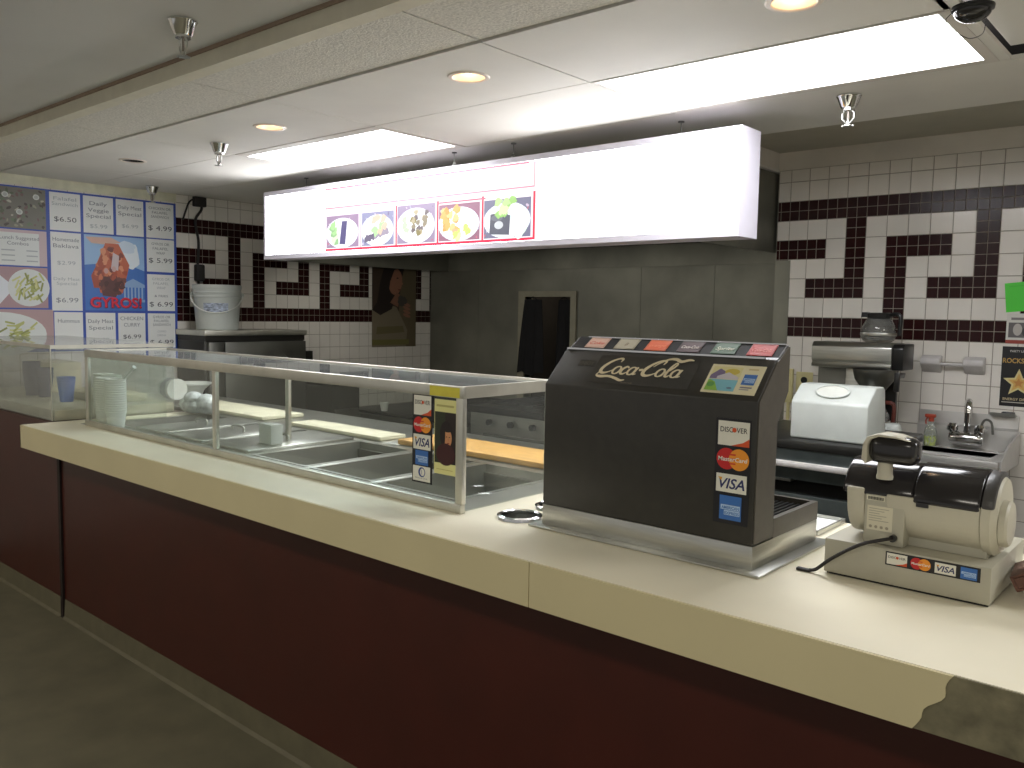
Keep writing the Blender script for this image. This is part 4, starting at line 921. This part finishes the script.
t.part('stand', MB().box(-5.85,-4.30,4.5,5.3,.52,.56).box(-5.85,-5.81,4.5,4.54,.002,.52).box(-4.34,-4.30,4.5,4.54,.002,.52).box(-5.85,-5.81,5.26,5.3,.002,.52).box(-4.34,-4.30,5.26,5.3,.002,.52).box(-5.82,-4.33,4.52,5.28,.2,.22), STEEL_D, smooth=False)
t.part('body', MB().box(-5.8,-4.35,4.48,5.28,.561,.74,bev=.006), STEEL_D)
t.part('plate', MB().box(-5.78,-4.37,4.50,5.26,.741,.765,bev=.003).box(-5.78,-4.37,5.24,5.26,.765,.88), mat('black_iron', (30,29,28), .5, .3))
for k in range(4): t.part('knob', MB().cyl((-5.55+k*.32,4.45,.65),.022,.028,'y',16), BLACK_P)
solo('foam_cup', MB().lathe([(.0001,.767),(.026,.767),(.038,.838),(.036,.838),(.024,.772),(.0001,.772)], (-5.40,4.58,0), 24), FOAM, 'small white cup on the dark griddle seen through the guard glass', 'cup')
t = Thing('deep_fryer', 'dark deep fryer along the left tiled wall beside the refrigerator', 'deep fryer', (-5.8, 4.5, 0))
FR = mat('dark_fryer_steel', (58,57,54), .45, .7, var=.1)
t.part('body', MB().box(-6.17,-5.50,4.12,4.40,.08,.98,bev=.004).box(-5.62,-5.50,4.12,4.40,.98,1.0), FR)
t.part('splash', MB().box(-6.17,-6.14,4.12,4.40,.981,1.24,bev=.003), FR)
t.part('tank', MB().box(-6.12,-5.64,4.15,4.37,.982,.995), mat('dark_oil', (30,22,12), .1))
dr = t.part('door', MB().box(-5.499,-5.478,4.14,4.38,.14,.80,bev=.003), STEEL_D); t.part('door_handle', MB().cyl((-5.476,4.35,.55),.008,.18,seg=10), BLACK_P, parent=dr)
bk = MB()
for k in range(8): bk.box(-6.08+k*.055,-6.077+k*.055,4.17,4.35,1.01,1.11).box(-6.08,-5.69,4.17+k*.0255,4.173+k*.0255,1.01,1.11)
bq = t.part('basket', bk, STEEL_D, smooth=False); t.part('basket_handle', MB().tube([(-5.69,4.26,1.10),(-5.62,4.26,1.13),(-5.46,4.26,1.15)],.009,8), BLACK_P, parent=bq)
for x in (-6.1,-5.56): t.part('leg', MB().cyl((x,4.26,.001),.025,.08,seg=12), BLACK_P)
# aprons hung in the opening
for k, (xa, xb, lab) in enumerate(((-4.95,-4.70,'black apron hanging at the left of the back doorway'),(-4.63,-4.46,'second black apron hanging at the right of the back doorway'))):
    ya_ = (YA-.054 if k == 0 else YA+.036); b = MB(); n = 14; pts = []
    for i in range(n+1):
        for j in range(9):
            f_ = i/n; q = j/8; wv = 1-.25*(1-f_)**2
            cxm = (xa+xb)/2-(.03*f_ if k == 0 else 0); x = cxm+(q-.5)*(xb-xa)*wv*(1+.15*f_); y = (YA-.055 if k == 0 else YA+.035)+.016*math.sin(q*14+k)*(.3+f_)
            pts.append((x, y, 1.72-f_*(.66-.02*math.sin(q*9))))
    m = len(pts)
    b.add(pts+[(p[0],p[1]+.006,p[2]) for p in pts], [(i*9+j,i*9+j+1,(i+1)*9+j+1,(i+1)*9+j) for i in range(n) for j in range(8)]+[(m+i*9+j,m+(i+1)*9+j,m+(i+1)*9+j+1,m+i*9+j+1) for i in range(n) for j in range(8)])
    a_ = Thing('apron', lab, 'apron', ((xa+xb)/2, ya_, 1.06), 'aprons in the doorway')
    a_.part('cloth', b, mat('black_cloth', (18,17,19), .85, var=.1), fix=False)
    a_.part('neck_loop', MB().tube(spline([((xa+xb)/2-.05,ya_,1.715),((xa+xb)/2,ya_,1.742),((xa+xb)/2+.05,ya_,1.715)],6), .005, 6), mat('black_cloth', (18,17,19), .85, var=.1))

# work table with white bin
t = Thing('worktop_freezer', 'dark steel worktop freezer behind the register', 'freezer', (-1.3, 3.9, 0))
tx0, tx1, ty0 = -1.80, -1.12, 3.52
FZ = mat('blue_grey_steel', (92,100,100), .35, .8, var=.06)
t.part('top', MB().box(tx0,tx1,ty0-.005,4.2,1.035,1.074,bev=.006), mat('dark_steel_top', (58,58,56), .35, .7))
t.part('upper_front', MB().box(tx0+.01,tx1-.01,ty0,4.19,.905,1.034), FZ, smooth=False)
t.part('handle_bar', MB().box(tx0+.02,tx1-.02,ty0-.028,ty0-.001,.958,.986,bev=.008), mat('white_bar', (216,212,210), .3, .3))
t.part('recess', MB().box(tx0+.02,tx1-.02,ty0+.05,4.18,.84,.904), BLACK_P, smooth=False)
t.part('body', MB().box(tx0+.01,tx1-.01,ty0+.01,4.19,.08,.84,bev=.004), FZ)
for k in range(4): t.part('leg', MB().cyl((tx0+.08+(k%2)*(tx1-tx0-.16),ty0+.08+(k//2)*.5,.001),.025,.08,seg=12), BLACK_P)
t.part('vent_lip', MB().box(tx0+.02,-1.46,ty0-.004,ty0+.05,.894,.9045), STEEL, smooth=False)
t = Thing('plastic_bin', 'white plastic bin with sloped lid on the dark freezer', 'bin', (-1.34, 3.74, 1.075))
t.part('body', MB().prism([(3.60,1.0755),(3.598,1.235),(3.61,1.248),(3.685,1.304),(3.70,1.310),(3.79,1.310),(3.81,1.295),(3.845,1.0755)], 'x', -1.508, -1.178, bev=.008, seg=3), WHITE_P)
hb = MB(); sl = Vector((0,.08,.074)).normalized()
hp = Vector((-1.345, 3.648, 1.283)); nn = Vector((1,0,0)).cross(sl)
ring = [hp + Vector((1,0,0))*(.07*math.cos(q)) + sl*(.036*math.sin(q)) + nn*.004 for q in [2*PI*k/28 for k in range(28)]]
hb.tube(ring, .0045, 8, closed=True)
t.part('handle_ring', hb, WHITE_P)
t.part('handle_recess', MB().poly([hp + Vector((1,0,0))*(.066*math.cos(q)) + sl*(.032*math.sin(q)) + nn*.0035 for q in [2*PI*k/28 for k in range(28)]]), mat('grey_white_plastic', (206,208,200), .5), smooth=False)

# steel table and coffee maker
t = Thing('work_table', 'steel table under the coffee machine by the tiled wall', 'table', (-1.72, 4.55, 0))
t.part('top', MB().box(-2.06,-1.335,4.26,4.80,.965,1.0,bev=.004), STEEL)
for x in (-2.02,-1.375):
    for y in (4.30,4.76): t.part('leg', MB().cyl((x,y,.001),.02,.964,seg=12), STEEL_D)
t.part('shelf', MB().box(-2.03,-1.365,4.29,4.79,.3,.32), STEEL_D, smooth=False)
t = Thing('coffee_maker', 'stainless coffee brewer on the table by the tiled wall', 'coffee maker', (-1.56, 4.6, 1.0))
t.part('head', MB().prism([(4.435,1.345),(4.43,1.36),(4.445,1.372),(4.43,1.385),(4.43,1.455),(4.45,1.478),(4.63,1.478),(4.63,1.345)], 'x', -1.757, -1.352, bev=.003), STEEL)
t.part('head_end', MB().prism([(4.436,1.345),(4.432,1.455),(4.452,1.476),(4.61,1.476),(4.61,1.345)], 'x', -1.3515, -1.296, bev=.006), BLACK_P)
t.part('column', MB().box(-1.752,-1.60,4.52,4.62,1.03,1.344,bev=.004), STEEL_D)
t.part('column_strip', MB().box(-1.599,-1.53,4.50,4.62,1.03,1.344,bev=.008), STEEL)
t.part('back_panel', MB().box(-1.529,-1.37,4.60,4.625,1.03,1.344), BLACK_P, smooth=False)
t.part('base', MB().box(-1.755,-1.36,4.40,4.63,1.002,1.03,bev=.004), BLACK_P)
fn_ = t.part('brew_funnel', MB().lathe([(.105,1.344),(.105,1.33),(.095,1.29),(.055,1.235),(.02,1.225),(.0001,1.225)], (-1.45,4.50,0), 32), STEEL_D)
t.part('funnel_handle', MB().prism([(4.36,1.34),(4.46,1.335),(4.44,1.31),(4.375,1.31),(4.37,1.245),(4.355,1.245)], 'x', -1.312, -1.286, bev=.004), BLACK_P, parent=fn_)
def carafe(name, x, y, z, label, hx, hm):
    t = Thing(name, label, 'coffee pot', (x,y,z), 'glass coffee pots')
    t.part('globe', MB().lathe([(.0001,z+.001),(.060,z+.001),(.078,z+.014),(.086,z+.045),(.080,z+.085),(.062,z+.115),(.050,z+.128),(.047,z+.128),(.058,z+.113),(.076,z+.084),(.082,z+.045),(.075,z+.017),(.0001,z+.005)], (x,y,0), 32), glass_mat('pot_glass', (.62,.60,.56), .12))
    t.part('band', MB().lathe([(.0872,z+.036),(.088,z+.040),(.088,z+.048),(.0872,z+.052)], (x,y,0), 32), STEEL)
    t.part('collar', MB().lathe([(.052,z+.122),(.058,z+.128),(.060,z+.150),(.054,z+.154),(.046,z+.150)], (x,y,0), 28).prism([(y-.02,z+.13),(y+.02,z+.13),(y+.012,z+.156),(y-.012,z+.156)],'x',x-.085,x-.05), BLACK_P)
    t.part('handle', MB().tube(spline([(x+hx*.05,y-.01,z+.142),(x+hx*.095,y-.015,z+.146),(x+hx*.112,y-.018,z+.12),(x+hx*.108,y-.018,z+.04)],6), [.010]*19, 10), hm)
carafe('coffee_pot', -1.455, 4.54, 1.479, 'empty glass coffee pot on top of the brewer', 1, BLACK_P)
carafe('coffee_pot', -1.45, 4.495, 1.031, 'glass coffee pot with brown handle under the brew funnel', 1, mat('brown_handle', (92,40,30), .4))
t = Thing('sugar_shaker', 'dark jar with a white cap standing right of the brewer', 'jar', (-1.300, 4.35, 1.0))
t.part('body', MB().lathe([(.0001,1.0005),(.045,1.0005),(.047,1.006),(.047,1.055),(.0001,1.055)], (-1.300,4.33,0), 24), BLACK_P)
t.part('cap', MB().lathe([(.044,1.0555),(.046,1.062),(.040,1.085),(.030,1.092),(.0001,1.093)], (-1.300,4.33,0), 24), WHITE_P)

# wall outlet
t = Thing('wall_outlet', 'cream electrical outlet on the tiles left of the brewer', 'outlet', (-1.955, YB-.003, 1.17))
t.part('plate', MB().box(-2.005,-1.905,YB-.011,YB-.0035,1.165,1.285,bev=.003), mat('cream_plate', (212,202,150), .4))
t.part('socket', MB().cyl((-1.955,YB-.016,1.238),.019,.005,'y',18), BLACK_P)
t = Thing('junction_box', 'narrow cream conduit box at the steel edge left of the outlet', 'conduit box', (-2.04, YB-.02, 1.0))
t.part('box', MB().box(-2.065,-2.018,YB-.03,YB-.0065,1.10,1.30,bev=.004), mat('cream_plate', (212,202,150), .4))
t.part('conduit', MB().cyl((-2.042,YB-.018,.50),.010,.60,seg=12), mat('cream_plate', (212,202,150), .4))

# sink
SINK = mat('sink_steel', (196,194,190), .34, .45, var=.05, scale=6)
t = Thing('hand_sink', 'stainless wall hand sink with backsplash', 'sink', (-1.08, 4.62, .70))
sx0, sx1, sy0, sy1, sz = -1.315, -.85, 4.42, YB-.004, .945
t.part('rim', MB().box(sx0,sx1,sy0,sy0+.045,sz-.03,sz,bev=.004).box(sx0,sx1,sy1-.11,sy1-.04,sz-.03,sz,bev=.003).box(sx0,sx0+.05,sy0+.045,sy1-.11,sz-.03,sz,bev=.003).box(sx1-.06,sx1,sy0+.045,sy1-.11,sz-.03,sz,bev=.003), SINK)
b = MB(); q0,q1,p0,p1 = sx0+.045,sx1-.055,sy0+.04,sy1-.105
b.add([(q0,p0,sz-.006),(q1,p0,sz-.006),(q1,p1,sz-.006),(q0,p1,sz-.006),(q0+.05,p0+.04,.78),(q1-.05,p0+.04,.78),(q1-.05,p1-.04,.78),(q0+.05,p1-.04,.78)], [(4,5,6,7),(0,1,5,4),(1,2,6,5),(2,3,7,6),(3,0,4,7)])
t.part('bowl', b, SINK, smooth=False, fix=False)
t.part('apron_front', MB().box(sx0,sx1,sy0-.001,sy0+.008,sz-.075,sz-.031), SINK, smooth=False)
t.part('backsplash', MB().prism([(sy1-.04,sz-.03),(sy1-.04,1.05),(sy1-.012,1.062),(sy1-.012,1.125),(sy1,1.125),(sy1,sz-.03)], 'x', sx0, sx1, bev=.001), SINK)
t.part('side_splash', MB().prism([(sy0+.02,sz-.06),(sy0+.02,sz+.002),(sy0+.16,1.0),(sy1-.012,1.05),(sy1-.012,sz-.06)], 'x', sx1+.001, sx1+.011), SINK, smooth=False)
t.part('drain', MB().cyl((-1.08,4.62,.781),.025,.004,seg=20), CHROME)
fx, fy = -1.066, 4.765
fc = t.part('faucet', MB().lathe([(.0001,-.078),(.030,-.078),(.036,-.066),(.036,.066),(.030,.078),(.0001,.078)], (fx,fy,1.0), 24, 'x').cyl((fx-.055,fy,1.0),.012,.045,'y',12).cyl((fx+.055,fy,1.0),.012,.045,'y',12), CHROME)
t.part('spout', MB().tube(spline([(fx,fy,1.02),(fx,fy,1.12),(fx+.002,fy-.01,1.175),(fx+.012,fy-.045,1.195),(fx+.022,fy-.085,1.175),(fx+.026,fy-.095,1.14)],6), .0165, 12), CHROME, parent=fc)
for s in (-1,1): t.part('tap_handle', MB().lathe([(.0001,.045),(.018,.045),(.028,.030),(.028,.008),(.014,.0),(.014,-.03)], (fx+s*.064,fy-.012,1.032), 20).cyl((fx+s*.062,fy-.05,1.04),.007,.04,'y',10), CHROME, parent=fc)
t.part('sprayer_hose', MB().tube(spline([(fx+.055,fy+.01,1.05),(fx+.075,fy+.015,1.10),(fx+.105,fy+.018,1.09),(fx+.115,fy+.018,1.03)],6), .006, 8), STEEL_D, parent=fc)
t.part('support_bracket', MB().box(sx0+.05,sx1-.05,sy0+.1,sy1,.74,.775), STEEL_D, smooth=False)
t = Thing('spray_bottle', 'clear spray bottle of green cleaner with red trigger on the sink ledge', 'spray bottle', (-1.225, 4.75, sz))
bxs, bys = -1.235, 4.757
t.part('bottle', MB().lathe([(.0001,sz+.001),(.030,sz+.001),(.032,sz+.006),(.032,sz+.07),(.026,sz+.095),(.013,sz+.118),(.013,sz+.13)], (bxs,bys,0), 24), glass_mat('bottle_plastic', (.8,.82,.76), .25))
t.part('liquid', MB().lathe([(.0001,sz+.003),(.028,sz+.003),(.029,sz+.05),(.0001,sz+.05)], (bxs,bys,0), 24), mat('green_liquid', (196,212,70), .3))
t.part('trigger', MB().cyl((bxs,bys,sz+.128),.014,.02,seg=14).box(bxs-.03,bxs+.022,bys-.010,bys+.010,sz+.148,sz+.166,bev=.004).tube([(bxs-.018,bys,sz+.148),(bxs-.026,bys,sz+.13),(bxs-.024,bys,sz+.112)],.004,8), mat('red_trigger', (170,66,44), .4))
t = Thing('soap_tray', 'small steel tray on the top edge of the sink backsplash', 'tray', (-.915, 4.83, 1.126))
t.part('tray', MB().box(-.975,-.86,YB-.055,YB-.005,1.1262,1.130).box(-.975,-.86,YB-.055,YB-.052,1.130,1.142), STEEL, smooth=False)
t.part('scrubber', MB().box(-.925,-.868,YB-.05,YB-.012,1.1305,1.148,bev=.006), BLACK_P)

# towel bar
t = Thing('towel_bar', 'white ceramic towel bar on the tiles above the sink', 'towel bar', (-1.165, YB-.03, 1.33))
CER = mat('grey_white_ceramic', (196,192,190), .25, var=.05)
for x in (-1.268, -1.063):
    t.part('bracket', MB().prism([(YB-.0035,1.322),(YB-.0035,1.415),(YB-.03,1.415),(YB-.062,1.400),(YB-.066,1.372),(YB-.04,1.350)], 'x', x-.048, x+.048, bev=.006), CER)
t.part('bar', MB().cyl((-1.22,YB-.045,1.372),.009,.11,'x',14), CER)

# posters at right
a = Art((-.945, YB-.0035, 1.175), (1,0,0), (0,0,1), .16, .30, (24,22,24), .0012)
a.text('PARTY LIKE A', .08, .272, .016, (200,196,190), .09, bold=.01); a.text('ROCKSTAR', .08, .218, .034, (186,150,80), .15, bold=.02); 
def star(cx_, cy_, R_, r_): return [(cx_+(R_ if k % 2 == 0 else r_)*math.sin(PI*k/5), cy_+(R_ if k % 2 == 0 else r_)*math.cos(PI*k/5)) for k in range(10)]
a.poly(star(.08,.118,.072,.032), (210,196,140)); a.poly(star(.08,.118,.050,.022), (206,166,90)); a.poly(star(.08,.118,.026,.012), (190,130,66))
a.text('ENERGY DRINK', .08, .030, .018, (206,190,150), .13, bold=.01); a.rect(.01,.018,.14,.004,(190,186,176))
a.solo('can_poster', 'black can shaped energy drink poster with a gold star', 'poster')
a = Art((-.935, YB-.0035, 1.49), (1,0,0), (0,0,1), .14, .15, (206,204,196), .0010)
a.rect(.01,.03,.12,.075,(96,92,92)); a.ell(.05,.07,.02,.03,(176,170,164)); a.ell(.09,.06,.02,.026,(60,58,58)); a.rect(.0,.0,.14,.018,(150,60,46)); a.rect(.02,.118,.10,.012,(120,116,114))
a.solo('small_flyer', 'small grey printed flyer between the green paper and can poster', 'flyer')
a = Art((-.940, YB-.0035, 1.645), (1,0,.10), (-.10,0,1), .15, .145, (70,206,48), .0010)
a.rect(.02,.125,.11,.004,(60,190,42))
a.solo('green_paper', 'bright green paper sheet taped to the tiles at the right edge', 'paper')
